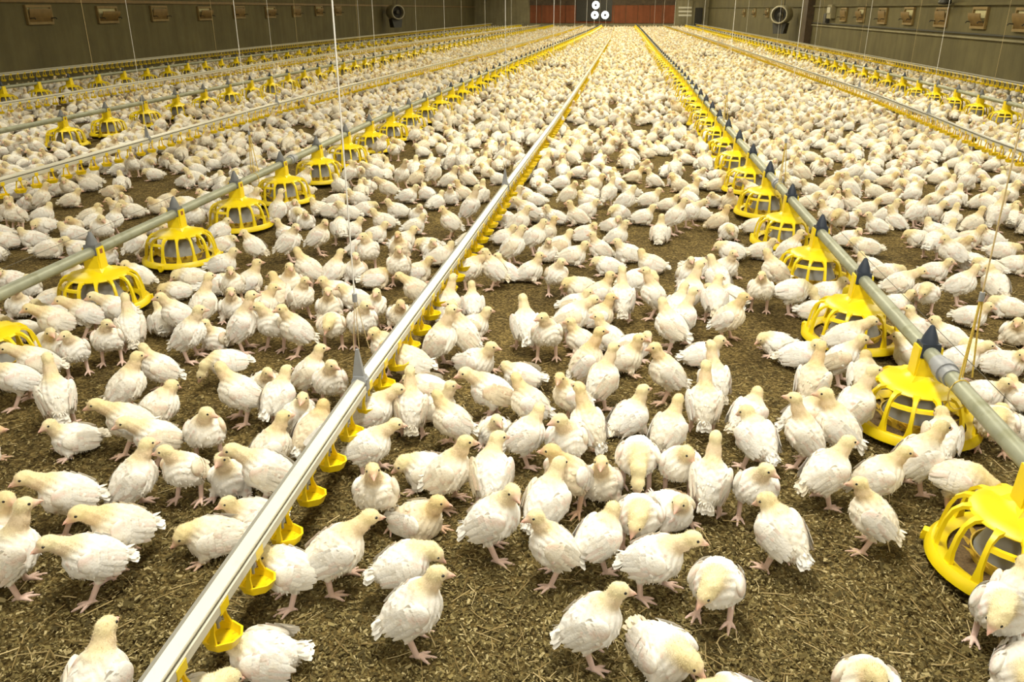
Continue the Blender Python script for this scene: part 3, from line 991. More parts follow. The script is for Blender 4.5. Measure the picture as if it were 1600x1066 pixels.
def make_bird(name, sit=False, theta=29, zc=None, head=None, hyaw=0.0, hpitch=-8.0, step=0.0, neck_bulge=(0.0, 0.0), wing_open=0.0, seed=0, leg_out=False, tail_up=0.0, spread=0.034):
    """Returns the meshes of one chicken pose (origin on the ground below the body, facing +x)."""
    rng = np.random.default_rng(seed)
    th = math.radians(theta)
    u = np.array([math.cos(th), 0, math.sin(th)]); w = np.array([-math.sin(th), 0, math.cos(th)])
    zc = zc if zc is not None else (0.049 if sit else 0.113)
    C = np.array([0.0, 0, zc])
    R = np.stack([u, [0, 1, 0], w], 1)
    bp = lambda x, y, z: C + u * x + np.array([0, y, 0]) + w * z
    nb = bp(0.036, 0, 0.022)
    head = np.array(head if head is not None else ((0.062, 0, 0.112) if sit else (0.056, 0, 0.194)), float)
    hy, hp = math.radians(hyaw), math.radians(hpitch)
    hd = np.array([math.cos(hp) * math.cos(hy), math.cos(hp) * math.sin(hy), math.sin(hp)])
    hs = unit(np.cross([0, 0, 1], hd)); hu = np.cross(hd, hs)
    mid = (nb + head) / 2 + np.array([neck_bulge[0], 0, neck_bulge[1]]) + np.array([0.004, 0, 0])
    hb = head - hd * 0.006 - hu * 0.004
    prims_body = [
        ('e', bp(-0.004, 0, 0.0), (0.061, 0.0500, 0.0475)),
        ('e', bp(0.022, 0, -0.006), (0.040, 0.0470, 0.0470)),
        ('e', bp(-0.044, 0, -0.007), (0.034, 0.0350, 0.0315)),
        ('c', bp(-0.060, 0, 0.000), bp(-0.081, 0, 0.002 + tail_up * .5), 0.019, 0.010),
    ]
    lo = np.array([-0.15, -0.085, -0.004]); hi = np.array([0.15, 0.085, 0.25])
    hi[2] = max(head[2] + 0.03, zc + 0.07); hi[0] = max(head[0] + 0.04, 0.09); lo[0] = -0.125
    if abs(head[1]) > 0.03: lo[1] -= 0.02; hi[1] += 0.02
    lo[2] = -0.006
    if leg_out: hi[1] += 0.05
    g = [np.arange(lo[i], hi[i] + VH, VH, dtype=np.float32) for i in range(3)]
    P = np.stack(np.meshgrid(*g, indexing='ij'), -1)
    toes = []; legs = []
    for s in (-1, 1):
        off = step * s
        if sit:
            if leg_out and s == 1:
                legs.append([(bp(-0.02, 0.036, -0.02), (-0.035, 0.062, 0.022), 0.024, 0.010), ((-0.035, 0.062, 0.020), (-0.075, 0.082, 0.009), 0.0062, 0.0058)])
                toes.append(((-0.075, 0.082, 0.008), (-0.6, 0.8)))
            else:
                legs.append([(bp(0.0, s * 0.034, -0.012), (0.028, s * 0.046, 0.020), 0.026, 0.012)])
                toes.append(((0.030, s * 0.044, 0.006), (0.95, s * 0.3)))
        else:
            hk = np.array([-0.014 + off * 0.55, s * spread, 0.060]); an = np.array([0.002 + off, s * (spread + 0.002), 0.0085])
            legs.append([(bp(-0.004, s * 0.028, -0.018), hk, 0.034, 0.0105), (hk, an, 0.0076, 0.0066)])
            toes.append((an, (1.0, s * 0.12)))
    def evalp(Q):
        db = None
        for p in prims_body:
            d = sd_ell(Q, p[1], p[2], R) if p[0] == 'e' else sd_cone(Q, p[1], p[2], p[3], p[4])
            db = d if db is None else smin(db, d, 0.018)
        dn = smin(sd_cone(Q, nb, mid, 0.0285, 0.0190), sd_cone(Q, mid, hb, 0.0190, 0.0155), 0.010)
        Rh = np.stack([hd, hs, hu], 1)
        dh = sd_ell(Q, head, (0.0225, 0.0175, 0.0185), Rh)
        dfc = sd_cone(Q, head + hd * 0.010 - hu * 0.002, head + hd * 0.026 - hu * 0.0045, 0.0128, 0.0068)
        dl = None; dt = None
        for chain in legs:
            for i, (a, b, ra, rb) in enumerate(chain):
                d = sd_cone(Q, a, b, ra, rb)
                if i == 0:
                    dl = d if dl is None else np.minimum(dl, d)
                else:
                    dt = d if dt is None else np.minimum(dt, d)
        for o, dr in toes:
            o = np.array(o); a0 = math.atan2(dr[1], dr[0])
            for da, ln in ((-0.58, 0.034), (0.0, 0.043), (0.58, 0.034), (PI * 0.93, 0.016)):
                e = np.array([math.cos(a0 + da), math.sin(a0 + da), 0.0])
                k = o + e * ln * 0.55 + np.array([0, 0, -0.0015]); t_ = o + e * ln; t_[2] = 0.0028
                d = np.minimum(sd_cone(Q, o, k, 0.0050, 0.0042), sd_cone(Q, k, t_, 0.0042, 0.0026))
                dt = d if dt is None else np.minimum(dt, d)
        dhead = smin(smin(dn, dh, 0.008), dfc, 0.006)
        dbody = smin(db, dl, 0.014)
        tot = smin(smin(dbody, dhead, 0.012), dt, 0.005)
        return tot, dbody, dhead, dt, dfc, dl
    tot = evalp(P)[0]
    V, Q = surface_nets(tot, lo, VH)
    _, dB, dH, dT, dF, dL = evalp(V.astype(np.float32))
    # colours of the bird itself
    wt = np.clip(0.5 + (dB - dT) / 0.006, 0, 1)[:, None]
    wh = np.clip(0.5 + (dB - dH) / 0.020, 0, 1)[:, None]
    ph = [np.sin(V @ np.array(k) + o) for k, o in (((130, 70, 90), seed), ((-60, 150, 110), seed * 2.1), ((90, -120, 70), seed * .7), ((250, 190, -210), seed * 1.3))]
    nz = (ph[0] * ph[1] + ph[2] * 0.6 + ph[3] * 0.4)[:, None]
    col = WHITE[None] * np.ones((len(V), 1))
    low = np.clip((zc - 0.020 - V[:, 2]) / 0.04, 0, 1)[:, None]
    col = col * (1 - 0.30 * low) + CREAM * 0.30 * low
    pk = np.clip(nz * 1.1 - 0.75, 0, 1) * np.clip((np.abs(V[:, 1:2]) - 0.012) / 0.02, 0, 1)
    col = col * (1 - 0.75 * pk) + SKIN * 0.75 * pk
    col = col * (1 - wh) + (YELLOW * 0.62 + CREAM * 0.38) * wh
    fr = np.clip(0.5 + ((np.minimum(dH, dB) + 0.003) - dF) / 0.006, 0, 1)[:, None] * np.clip(((V - head) @ hd - 0.008) / 0.012, 0, 1)[:, None]
    col = col * (1 - fr) + FACE * fr
    under = np.clip(-((V - head) @ hu) / 0.02, 0, 1)[:, None] * np.clip(((V - nb) @ u) / 0.03, 0, 1)[:, None] * wh
    col = col * (1 - 0.4 * under) + SKIN * 0.4 * under
    col = col * (1 - wt) + PINK * wt
    # plumage relief
    nrm = np.zeros_like(V)
    e1 = V[Q[:, 2]] - V[Q[:, 0]]; e2 = V[Q[:, 3]] - V[Q[:, 1]]
    fn = np.cross(e1, e2)
    for k in range(4):
        np.add.at(nrm, Q[:, k], fn)
    nrm /= np.maximum(np.linalg.norm(nrm, axis=1, keepdims=True), 1e-12)
    amp = 0.0011 * (1 - wt[:, 0]) * (1 - 0.6 * wh[:, 0])
    V = V + nrm * (amp * (np.sin(V[:, 0] * 300 + 2 * np.sin(V[:, 1] * 170 + seed) + V[:, 2] * 120) * 0.7 + ph[3]))[:, None]
    mb = MB()
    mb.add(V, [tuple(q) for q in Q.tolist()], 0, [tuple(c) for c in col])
    # loose body feathers and neck down
    bodyv = np.nonzero((wt[:, 0] < 0.05) & (wh[:, 0] < 0.35) & (V[:, 2] > 0.02))[0]
    for i in rng.choice(bodyv, 240, replace=False):
        n = nrm[i]
        lp = V[i] - C
        if abs(lp[1]) > 0.030 and abs(lp @ u + 0.01) < 0.05 and abs(lp @ w) < 0.034: continue
        d = -u + 0.20 * rng.normal(size=3) - np.array([0, 0, 0.35])
        d = d - n * (d @ n)
        if np.linalg.norm(d) < 0.3: continue
        cc = col[i] * rng.uniform(0.96, 1.06) + 0.01
        blade(mb, V[i] - n * 0.0012, d, n, rng.uniform(0.010, 0.019), rng.uniform(0.003, 0.0055), np.minimum(cc, 0.9), rng.uniform(0.02, 0.12), 2, 0.25)
    hv = np.nonzero((wh[:, 0] > 0.4) & (fr[:, 0] < 0.2))[0]
    for i in rng.choice(hv, min(700, len(hv)), replace=False):
        n = nrm[i]
        d = unit(n * 0.8 - hd * 0.35 - np.array([0, 0, 0.4]) + 0.3 * rng.normal(size=3))
        s = unit(np.cross(d, n + 0.01)) * 0.0005
        L = rng.uniform(0.0025, 0.0050)
        mb.add([V[i] - s, V[i] + s, V[i] + d * L], [(0, 1, 2)], 0, [tuple(col[i])] * 2 + [tuple(np.minimum(col[i] * 1.1, 1))])
    lv = np.nonzero((dL < dT) & (V[:, 2] < zc - 0.015) & (wt[:, 0] < 0.5))[0]
    if len(lv) > 200:
        for i in rng.choice(lv, 110, replace=False):
            n = nrm[i]
            d = unit(n * 0.15 - np.array([0.3, 0, 1.0]) + 0.25 * rng.normal(size=3))
            blade(mb, V[i], d, n, rng.uniform(0.004, 0.009), 0.0018, col[i], 0.05, 2, 0.2)
    out = {'body': mb.mesh(name + '_body', M['plumage'])}
    # wings: a padded arm with layered feathers
    for s in (-1, 1):
        mw = MB()
        op = wing_open if s == 1 else wing_open * 0.7
        wc = np.array([-0.006, s * (0.0465 + 0.010 * op), 0.006 + 0.012 * op])
        yaw = s * (-0.16 + 0.5 * op); pit = 0.10
        ex = np.array([math.cos(yaw) * math.cos(pit), -math.sin(yaw) * s * s, math.sin(pit)]); ex = unit(ex)
        ez = unit(np.array([0, 0, 1]) - ex * ex[2]); ez = unit(ez - np.array([0, s * 0.28, 0])); ez = unit(ez - ex * (ez @ ex))
        ey = np.cross(ez, ex) * (1 if np.cross(ez, ex)[1] * s > 0 else -1)
        A = (0.0470, 0.0130, 0.0325)
        nu, nv = 18, 12
        v, c = [], []
        for i in range(nv + 1):
            ph_ = PI * i / nv
            for k in range(nu):
                a = 2 * PI * k / nu
                lx, lz, ly = math.cos(ph_), math.sin(ph_) * math.cos(a), math.sin(ph_) * math.sin(a)
                tap = 1.0 - 0.30 * (1 - lx) * 0.5
                q = wc + ex * A[0] * lx + ez * A[2] * lz * tap + ey * A[1] * ly
                wq = C + u * q[0] + np.array([0, q[1], 0]) + w * q[2]
                v.append(wq)
                bare = max(0.0, math.sin(lx * 3.1 + lz * 2.6 + seed * 1.7 + s) - 0.42) * 1.6
                c.append(tuple(WHITE * (1 - 0.7 * bare) + SKIN * 0.7 * bare))
        f = []
        for i in range(nv):
            for k in range(nu):
                k2 = (k + 1) % nu
                f.append((i * nu + k, i * nu + k2, (i + 1) * nu + k2, (i + 1) * nu + k))
        mw.add(v, f, 0, c)
        tw = lambda p: C + u * p[0] + np.array([0, p[1], 0]) + w * p[2]
        dirw = lambda d: u * d[0] + np.array([0, d[1], 0]) + w * d[2]
        for row, (x0, n, L, W_, drop) in enumerate(((0.022, 7, 0.026, 0.0068, 0.2), (0.006, 8, 0.034, 0.0068, 0.1), (-0.012, 9, 0.046, 0.0066, 0.02))):
            for k in range(n):
                t = k / (n - 1)
                lz = 0.92 - 1.75 * t
                lx = x0 / A[0] - 0.12 * t
                ly = math.sqrt(max(0.03, 1 - min(0.97, lx * lx + lz * lz * 0.85)))
                root = wc + ex * A[0] * lx + ez * A[2] * lz * 0.95 + ey * (A[1] * ly + 0.0006 * row)
                d = -ex + ez * (-drop + 0.28 * (t - 0.45)) + ey * (-0.10 if row < 2 else -0.16 + 0.3 * op) + 0.05 * rng.normal(size=3)
                Lk = L * rng.uniform(0.85, 1.1) * (1.0 if row < 2 else 0.72 + 0.38 * math.sin(PI * (0.25 + 0.6 * t)))
                nn = ey + ez * lz * 0.4
                blade(mw, tw(root), dirw(d), dirw(nn), Lk, W_ * rng.uniform(0.9, 1.1), (WHITE * rng.uniform(0.84, 1.04) if rng.uniform() < 0.85 else WHITE * 0.6 + SKIN * 0.4), 0.02, 4, 0.4)
        out['wing_r' if s < 0 else 'wing_l'] = mw.mesh(name + '_wing', M['plumage'])
    # tail fan
    mt_ = MB()
    tb = bp(-0.070, 0, 0.004 + tail_up * 0.3)
    for lay in range(2):
        for k in range(9):
            t = (k - 4) / 4
            d = -u * 1.0 + np.array([0, 0.42 * t, 0]) + w * (-0.18 + 0.16 * lay - 0.14 * t * t + tail_up * 8) + 0.04 * rng.normal(size=3)
            blade(mt_, tb + np.array([0, 0.011 * t, 0]) + w * 0.004 * lay, d, w + np.array([0, 0.5 * t, 0]), rng.uniform(0.030, 0.040) - 0.006 * lay, 0.0080, WHITE * rng.uniform(0.86, 1.04), -0.05, 3, 0.45)
    for k in range(26):
        a = rng.uniform(0, 2 * PI)
        r_ = np.array([0, math.cos(a), 0]) * 0.013 + w * math.sin(a) * 0.012
        blade(mt_, tb + r_ + u * 0.006, -u + 1.2 * r_ / 0.03 * 0.3 + 0.15 * rng.normal(size=3), r_ + 1e-4, rng.uniform(0.016, 0.030), 0.0045, WHITE * rng.uniform(0.9, 1.0), 0.05, 2, 0.3)
    out['tail'] = mt_.mesh(name + '_tail', M['plumage'])
    # beak (two mandibles) and eyes
    bb = MB()
    base = head + hd * 0.0235 - hu * 0.0040
    for up_, ln, sg in ((0.0010, 0.0175, 1), (-0.0028, 0.0135, -1)):
        o = base + hu * up_
        ring0 = [o + hs * 0.0064 * math.cos(a) + hu * 0.0048 * max(0, math.sin(a)) * sg for a in np.linspace(0, PI, 7)]
        ring1 = [o + hd * ln * 0.6 + hs * 0.0036 * math.cos(a) + hu * (0.0030 * max(0, math.sin(a)) * sg - 0.0008) for a in np.linspace(0, PI, 7)]
        tip = o + hd * ln - hu * (0.0042 if sg > 0 else 0.0002)
        v = ring0 + ring1 + [tip]
        f = []
        for k in range(6):
            f += [(k, k + 1, 8 + k, 7 + k), (7 + k, 8 + k, 14)]
        f += [(6, 0, 7, 13), (13, 7, 14), tuple(range(7))]
        bb.add(v, f)
    out['beak'] = bb.mesh(name + '_beak', M['beak'])
    for s in (-1, 1):
        eb = MB()
        ec = head + hd * 0.0100 + hs * s * 0.0148 + hu * 0.0042
        v = []
        for i in range(7):
            p1 = PI * i / 6
            for k in range(10):
                a = 2 * PI * k / 10
                v.append(ec + 0.0037 * (hd * math.sin(p1) * math.cos(a) + hu * math.sin(p1) * math.sin(a) * 0.9 + hs * math.cos(p1) * 0.8))
        f = [(i * 10 + k, i * 10 + (k + 1) % 10, (i + 1) * 10 + (k + 1) % 10, (i + 1) * 10 + k) for i in range(6) for k in range(10)]
        eb.add(v, f)
        out['eye_r' if s < 0 else 'eye_l'] = eb.mesh(name + '_eye', M['eye'])
    return out


VAR = {
    'n': dict(seed=1, spread=0.034),
    'm': dict(seed=2, theta=35, head=(0.050, 0.005, 0.204), hyaw=16, hpitch=-4, step=0.010),
    'a': dict(seed=3, theta=28, head=(0.048, 0.018, 0.192), hyaw=62, hpitch=-10),
    'b': dict(seed=4, theta=30, head=(0.048, -0.018, 0.194), hyaw=-62, hpitch=-6, step=-0.008),
    't': dict(seed=5, theta=44, zc=0.118, head=(0.048, 0.0, 0.232), hpitch=4, step=0.012),
    'w': dict(seed=6, theta=20, zc=0.110, head=(0.084, 0.004, 0.178), hyaw=8, hpitch=-12, step=0.024),
    'p': dict(seed=7, theta=4, zc=0.108, head=(0.100, 0.0, 0.076), hpitch=-55, neck_bulge=(0.012, 0.006), step=0.010),
    'h': dict(seed=8, theta=24, zc=0.106, head=(0.050, 0.010, 0.168), hyaw=35, hpitch=-30),
    'k': dict(seed=14, theta=12, zc=0.106, head=(0.080, -0.010, 0.126), hyaw=-25, hpitch=-38, neck_bulge=(0.008, 0.006)),
    's': dict(sit=True, seed=9, theta=8),
    'c': dict(sit=True, seed=10, theta=10, head=(0.050, 0.022, 0.106), hyaw=70, hpitch=-8),
    'd': dict(sit=True, seed=11, theta=7, head=(0.052, -0.020, 0.104), hyaw=-65, hpitch=-14),
    'q': dict(sit=True, seed=12, theta=2, head=(0.072, 0.010, 0.070), hyaw=20, hpitch=-30, neck_bulge=(0.006, 0.005), tail_up=0.010),
    'u': dict(sit=True, seed=13, theta=22, zc=0.054, head=(0.050, 0.0, 0.140), hpitch=0),
    'z': dict(sit=True, seed=15, theta=5, head=(0.060, -0.010, 0.086), hyaw=-30, hpitch=-20, wing_open=0.5, leg_out=True, tail_up=0.02),
    'x': dict(sit=True, seed=16, theta=9, head=(0.060, 0.008, 0.118), hyaw=25, wing_open=0.15, tail_up=0.02),
}
BIRD = {k: make_bird('chicken_' + k, **v) for k, v in VAR.items()}
SITTERS = 'scdquzx'
PARTS = (('body', 'body'), ('wing', 'wing_l'), ('wing', 'wing_r'), ('tail', 'tail'), ('beak', 'beak'), ('eye', 'eye_l'), ('eye', 'eye_r'))

# bare ground where no bird stands: feeder pans, cups
PAN_XY = [(lerp_path(RX, 1.733 + k * .733), 1.733 + k * .733) for k in range(80)] + [(lerp_path(LX, 2.5 + k * .725), 2.5 + k * .725) for k in range(80)] \
    + [(lerp_path(L2X, 7.55 + k * .735), 7.55 + k * .735) for k in range(72)] + [(lerp_path(R2X, 9.4 + k * .735), 9.4 + k * .735) for k in range(70)] \
    + [(lerp_path(L3X, 10.6 + k * .735), 10.6 + k * .735) for k in range(68)]

# birds read off the photograph, strip by strip: (x, y) of the body's middle in that strip, facing, pose
STRIPS = [
    ((0, 700), 2.912, """310,215,L,w 60,490,R,t -40,400,R,n 430,490,L,w 550,365,L,w 610,140,R,m 840,95,FL,b 1000,370,L,s 1120,300,L,s 1060,130,FL,u 1215,115,L,w
 440,1085,BR,m 1190,925,L,z 880,1165,R,q 1330,530,L,h 1500,480,R,w"""),
    ((534, 700), 2.912, """165,205,F,n 345,310,FR,x 485,115,R,m 390,90,L,q 680,130,B,n 690,330,R,n 930,245,BR,m 1045,130,FL,b 1225,140,F,u 1345,60,F,p 1535,85,F,h 965,440,L,m
 1170,390,BR,h 1350,300,F,k 1495,265,FR,d 1425,500,R,w 280,515,R,k 325,735,R,m 1140,790,R,n 1465,910,FR,q"""),
    ((1066, 700), 2.912, """105,130,B,t 290,170,F,n 450,385,BL,h 655,110,BR,m 895,125,R,m 1090,60,BR,n 1245,125,R,p 870,305,L,n 1540,520,B,h 1455,725,F,k 1560,1000,F,q
 840,1075,F,h 160,610,F,k 250,1150,L,q"""),
    ((0, 400), 2.961, """340,830,L,x 262,660,B,t 80,565,L,w 175,495,L,w 340,435,F,n 232,390,F,s 500,385,F,n 605,335,B,t 520,250,L,w 420,265,L,w 255,255,L,s 250,310,L,w
 105,335,L,s 240,185,R,s 95,225,F,u 50,100,L,s 130,130,F,s 620,90,L,h 345,75,F,u 815,150,L,s 885,95,L,q 755,300,B,u 820,275,L,n 940,235,BR,t 875,370,R,n 1025,375,FL,u
 1110,330,R,t 1075,235,F,u 1005,125,R,s 1075,130,F,n 1030,30,R,s 1215,235,R,m 1150,115,R,u 1290,175,B,n 1400,190,FR,m 1345,140,F,n 1370,345,L,m 1255,325,FL,b 1510,230,F,u
 1535,315,F,k 1445,65,L,n 1525,65,R,m 1555,155,L,s 1050,485,L,p 740,515,L,n 585,605,R,m 1110,640,L,n 1225,575,F,u 1285,650,BR,m 1430,535,R,m 1530,580,F,n 635,745,L,w
 700,710,R,h 725,835,L,w 950,815,F,n 1375,735,FR,n 1455,815,BR,h 1250,890,R,m"""),
    ((534, 400), 2.961, """60,65,F,u 160,95,R,s 265,45,F,n 350,65,R,s 60,185,L,s 150,235,FR,n 95,310,F,n 265,265,F,u 345,150,L,w 215,425,L,h 320,495,L,w 490,225,BR,t
 605,215,B,u 455,405,R,t 565,370,L,t 612,310,R,u 625,480,FR,u 830,545,L,z 850,325,B,m 950,365,F,n 1080,295,R,w 1120,370,L,u 1195,270,R,s 1080,210,R,s 1110,140,L,q
 1185,165,R,u 1290,205,B,t 1365,115,R,k 1445,185,L,t 1230,35,L,s 1430,30,L,s 1130,495,R,t 1310,470,R,s 1225,375,L,u 1340,400,R,d 1525,330,L,n 1550,235,BR,n
 1205,575,BR,t 1505,545,L,m 690,630,L,w 870,680,L,b 1060,645,L,n 1140,790,BL,t 1040,860,F,b 1330,740,BR,u 1510,800,BR,m 315,705,B,t 385,600,L,z 510,755,L,b
 445,690,R,u 710,790,F,x 850,825,R,m 150,715,R,w 130,870,R,w 775,65,L,u 860,65,R,s 600,60,R,w 700,60,L,n 990,85,F,n"""),
    ((1066, 400), 2.961, """25,80,F,u 70,40,R,s 200,50,FR,u 185,110,BL,m 225,170,BL,s 60,185,BR,t 125,195,B,n 360,155,F,n 430,75,L,n 520,170,R,p 605,240,R,q 670,160,R,s
 215,290,R,n 175,215,L,u 0,290,BR,t 95,445,R,s 150,575,BL,t 100,690,B,t 440,390,L,q 545,450,R,d 600,585,B,t 745,475,R,m 755,380,R,w 870,560,B,h 930,690,BR,t
 1150,755,B,h 305,720,BR,h 345,840,BL,h 570,830,L,t 575,740,R,n 705,795,L,m 1415,760,F,k 1555,785,L,s 1440,625,R,s 1545,640,L,s 1490,490,R,s 1550,345,F,s
 1290,470,R,w 1225,360,L,s 1100,330,L,u 1065,450,L,s 1340,265,R,s 1510,225,L,q 1450,125,BL,h 1290,130,R,n 1130,165,F,k 1005,125,R,w 940,60,R,q 1170,60,R,s
 880,40,L,s 990,210,R,s 1420,45,L,s 1540,30,R,s 1300,20,L,q 1390,430,L,s"""),
    ((0, 200), 2.996, """45,385,F,n 130,300,L,s 200,450,FL,s 340,490,L,s 230,560,R,q 480,470,F,h 530,430,R,n 30,520,L,s 150,510,L,s 560,370,L,s 420,400,R,s 640,540,R,m
 910,420,F,n 1045,540,R,z 1190,550,BL,n 1040,610,R,u 1270,390,BR,t 1390,400,F,s 1430,430,F,s 1500,370,L,s 1550,380,R,s 1350,540,R,n 1340,490,L,s 1490,510,R,m
 1560,600,R,s 1480,640,F,u 960,690,L,s 1480,680,R,s 870,350,L,s 780,330,R,s 830,180,L,s 920,190,L,s 560,190,R,s 430,240,L,s 260,280,L,s 100,300,R,s 330,330,R,s
 200,400,R,s 370,560,L,s 620,170,F,n 310,180,R,s 720,210,L,s 620,380,L,s"""),
    ((534, 200), 2.996, """35,210,R,n 150,210,L,w 215,190,B,u 350,230,R,s 345,190,B,u 435,210,BR,n 500,240,R,s 590,235,L,s 215,280,L,w 90,290,B,s 310,310,R,s 400,300,BL,s
 510,320,F,u 570,300,L,u 110,370,R,s 260,380,L,s 355,400,F,u 195,430,L,s 510,440,L,n 600,380,R,t 440,340,BR,s 70,320,L,s 30,390,L,s 340,450,R,s 160,490,R,s
 290,520,R,s 90,550,R,s 410,540,L,q 120,580,F,n 275,560,F,u 430,570,F,u 270,620,F,u 45,470,R,s 70,650,F,u 340,670,R,s 465,590,R,s 700,100,R,s 660,180,R,s
 730,230,L,s 650,310,BR,u 500,90,L,s 610,140,R,s 375,105,L,s 480,100,F,u 245,100,F,k 340,30,R,n 440,40,L,s 540,70,L,s 800,340,R,u 905,330,L,s 950,280,L,s
 870,390,L,w 920,400,R,q 1000,410,L,u 1100,410,L,u 830,440,R,m 770,420,L,u 760,500,R,s 800,560,R,m 960,480,R,s 900,510,R,m 1020,540,R,u 960,580,F,u 1085,590,R,s
 870,650,R,s 1000,660,F,t 1060,310,R,m 1150,340,L,s 1250,300,BR,n 1350,290,L,s 1330,340,R,n 1440,330,R,s 1300,390,FL,k 1410,410,R,s 1490,490,B,u 1530,350,R,s
 1560,420,R,n 1140,490,R,d 1290,500,R,s 1210,560,L,u 1340,580,L,s 1240,620,F,s 1440,620,R,s 1580,620,F,s 1110,200,R,s 1030,180,F,n 950,170,BR,n 1200,160,R,s
 1250,200,L,s 1370,220,R,u 1460,240,L,u 1540,180,R,s 1580,260,L,s 1180,260,R,s 1030,250,R,s 1290,260,L,u 850,300,L,s 980,90,R,s 1100,90,L,s 1350,120,L,s"""),
    ((1066, 200), 2.996, """110,165,BL,n 35,300,R,u 90,250,L,s 160,260,R,s 150,330,F,d 220,340,F,u 330,290,L,w 40,390,R,w 80,390,L,s 170,430,R,u 340,450,R,s 230,250,L,s
 230,570,L,q 370,565,R,s 500,570,R,m 440,660,L,n 45,640,L,s 190,640,R,s 20,650,R,s 420,110,R,n 490,180,R,s 560,210,L,n 640,190,F,u 520,250,L,s 600,280,L,s 650,320,R,u
 720,340,F,u 800,350,L,s 590,340,R,s 680,400,L,u 780,420,R,d 910,450,L,u 870,370,R,s 960,400,R,s 1000,430,L,u 1100,390,R,m 1080,300,R,u 900,290,L,s 790,280,L,m
 690,270,R,s 960,240,R,s 1010,190,F,u 1100,210,R,u 870,220,L,s 1140,140,L,s 1200,230,R,s 1240,280,BR,n 1330,250,R,t 1250,340,BR,s 1290,330,B,u 1400,340,R,u
 1470,410,BR,t 1550,420,B,u 1260,420,BR,u 1360,440,BR,u 1110,510,L,q 1190,480,L,d 1240,500,BR,u 1330,510,R,u 1450,510,L,s 1310,580,L,h 1500,570,R,s 1560,610,L,s
 1430,640,R,s 1130,620,F,q 1180,650,R,s 1030,650,R,s 890,640,L,u 780,510,R,s 860,550,L,q 1440,260,L,s 1530,310,R,u 1390,220,L,u 1530,220,L,s 1450,170,R,s 700,100,R,s
 800,90,L,s 880,70,R,s 600,130,L,s 1350,150,L,n 1190,330,R,s"""),
]
HEAD = {'B': 0, 'BL': 45, 'L': 90, 'FL': 135, 'F': 180, 'FR': 225, 'R': 270, 'BR': 315}
FACE_WORDS = {'B': 'seen from behind', 'BL': 'facing away-left', 'L': 'facing left', 'FL': 'facing forward-left', 'F': 'facing forward',
              'FR': 'facing forward-right', 'R': 'facing right', 'BR': 'facing away-right'}
POSE_WORDS = {'n': 'standing', 'm': 'standing', 'a': 'standing', 'b': 'standing', 't': 'stretching tall', 'w': 'leaning forward', 'p': 'pecking', 'h': 'hunched',
              'k': 'head lowered', 's': 'sitting', 'c': 'sitting', 'd': 'sitting', 'q': 'lying low', 'u': 'sitting upright', 'z': 'sprawled', 'x': 'sitting'}
jr = random.Random(3)
birds = []           # x, y, yaw, pose, scale, facing words
SIT_MIX = {'s': 'sssscdqu', 'u': 'uuux', 'n': 'nnmab', 'm': 'mmn', 'w': 'w', 'q': 'q'}
for (ox, oy), sc, txt in STRIPS:
    for tok in txt.split():
        a, c, fc, po = tok.split(',')
        px, py = ox + float(a) / sc, oy + float(c) / sc
        if oy == 200 and py > 399:
            continue
        if oy == 400 and py > 700 and px > 0:      # the lower strips cover these
            pass
        if po in SIT_MIX:
            po = jr.choice(SIT_MIX[po])
        if oy <= 400 and po == 'n':
            po = jr.choice('nmabn')
        q = on_z(px, py, 0.055 if po in SITTERS else 0.100)
        az = math.atan2(q[1], q[0])
        yaw = az + math.radians(HEAD[fc]) + jr.gauss(0, 0.14)
        birds.append([q[0], q[1], yaw, po, jr.uniform(0.89, 1.01), fc])
# settle pairs that were read off too close together
for it in range(14):
    for i in range(len(birds)):
        for j in range(i):
            dx, dy = birds[i][0] - birds[j][0], birds[i][1] - birds[j][1]
            d = math.hypot(dx, dy)
            if 1e-6 < d < 0.116:
                k = (0.116 - d) * 0.25 / d
                birds[i][0] += dx * k; birds[i][1] += dy * k; birds[j][0] -= dx * k; birds[j][1] -= dy * k
for bd in birds:                                     # keep bodies out of the feed pans
    for px_, py_ in PAN_XY:
        dx, dy = bd[0] - px_, bd[1] - py_
        d = math.hypot(dx, dy)
        if d < 0.225:
            bd[0] += dx / max(d, .01) * (0.225 - d); bd[1] += dy / max(d, .01) * (0.225 - d)
n_read = len(birds)

# the rest of the flock: a jittered spread over the whole floor, thinner near the viewer
rest = []
hand = np.array([(bd[0], bd[1]) for bd in birds])
pan_arr = np.array(PAN_XY)
BARE = [(870, 104, 26, 4), (840, 108, 10, 4), (1100, 88, 26, 3), (890, 136, 14, 5), (960, 165, 10, 6), (1000, 200, 30, 8), (640, 245, 40, 12), (660, 330, 20, 8), (330, 265, 22, 10), (300, 320, 18, 8), (840, 235, 12, 10), (475, 392, 75, 26), (1385, 385, 60, 20), (1105, 385, 70, 20), (1130, 330, 40, 16), (1500, 370, 30, 10)]
y = 1.0
rr = random.Random(5)
rows = []
while y < 61.3:
    s = 0.208 if y < 12 else 0.20
    x = WALL_L + 0.2 + rr.uniform(0, s)
    while x < WALL_R - 0.15:
        rows.append((x + rr.uniform(-.38, .38) * s, y + rr.uniform(-.38, .38) * s))
        x += s
    y += s * 0.92
R_ = np.array(rows)
keep = np.ones(len(R_), bool)
v_ = np.column_stack([R_, np.full(len(R_), 0.055)]) - c_pos
dep = v_ @ c_fwd
ppx = CX + F_PX * (v_ @ c_right) / np.maximum(dep, .05)
ppy = CY - F_PX * (v_ @ c_up) / np.maximum(dep, .05)
inside = (dep > 0.2) & (ppx > -20) & (ppx < 1620) & (ppy < 1260)
fill = np.where(ppx < 480, 0.85, np.where(ppx > 1230, 0.75, 0.30))
keep &= ~(inside & (ppy > 398))
keep &= ~(inside & (ppy > 283) & (np.random.default_rng(9).uniform(size=len(R_)) > fill))
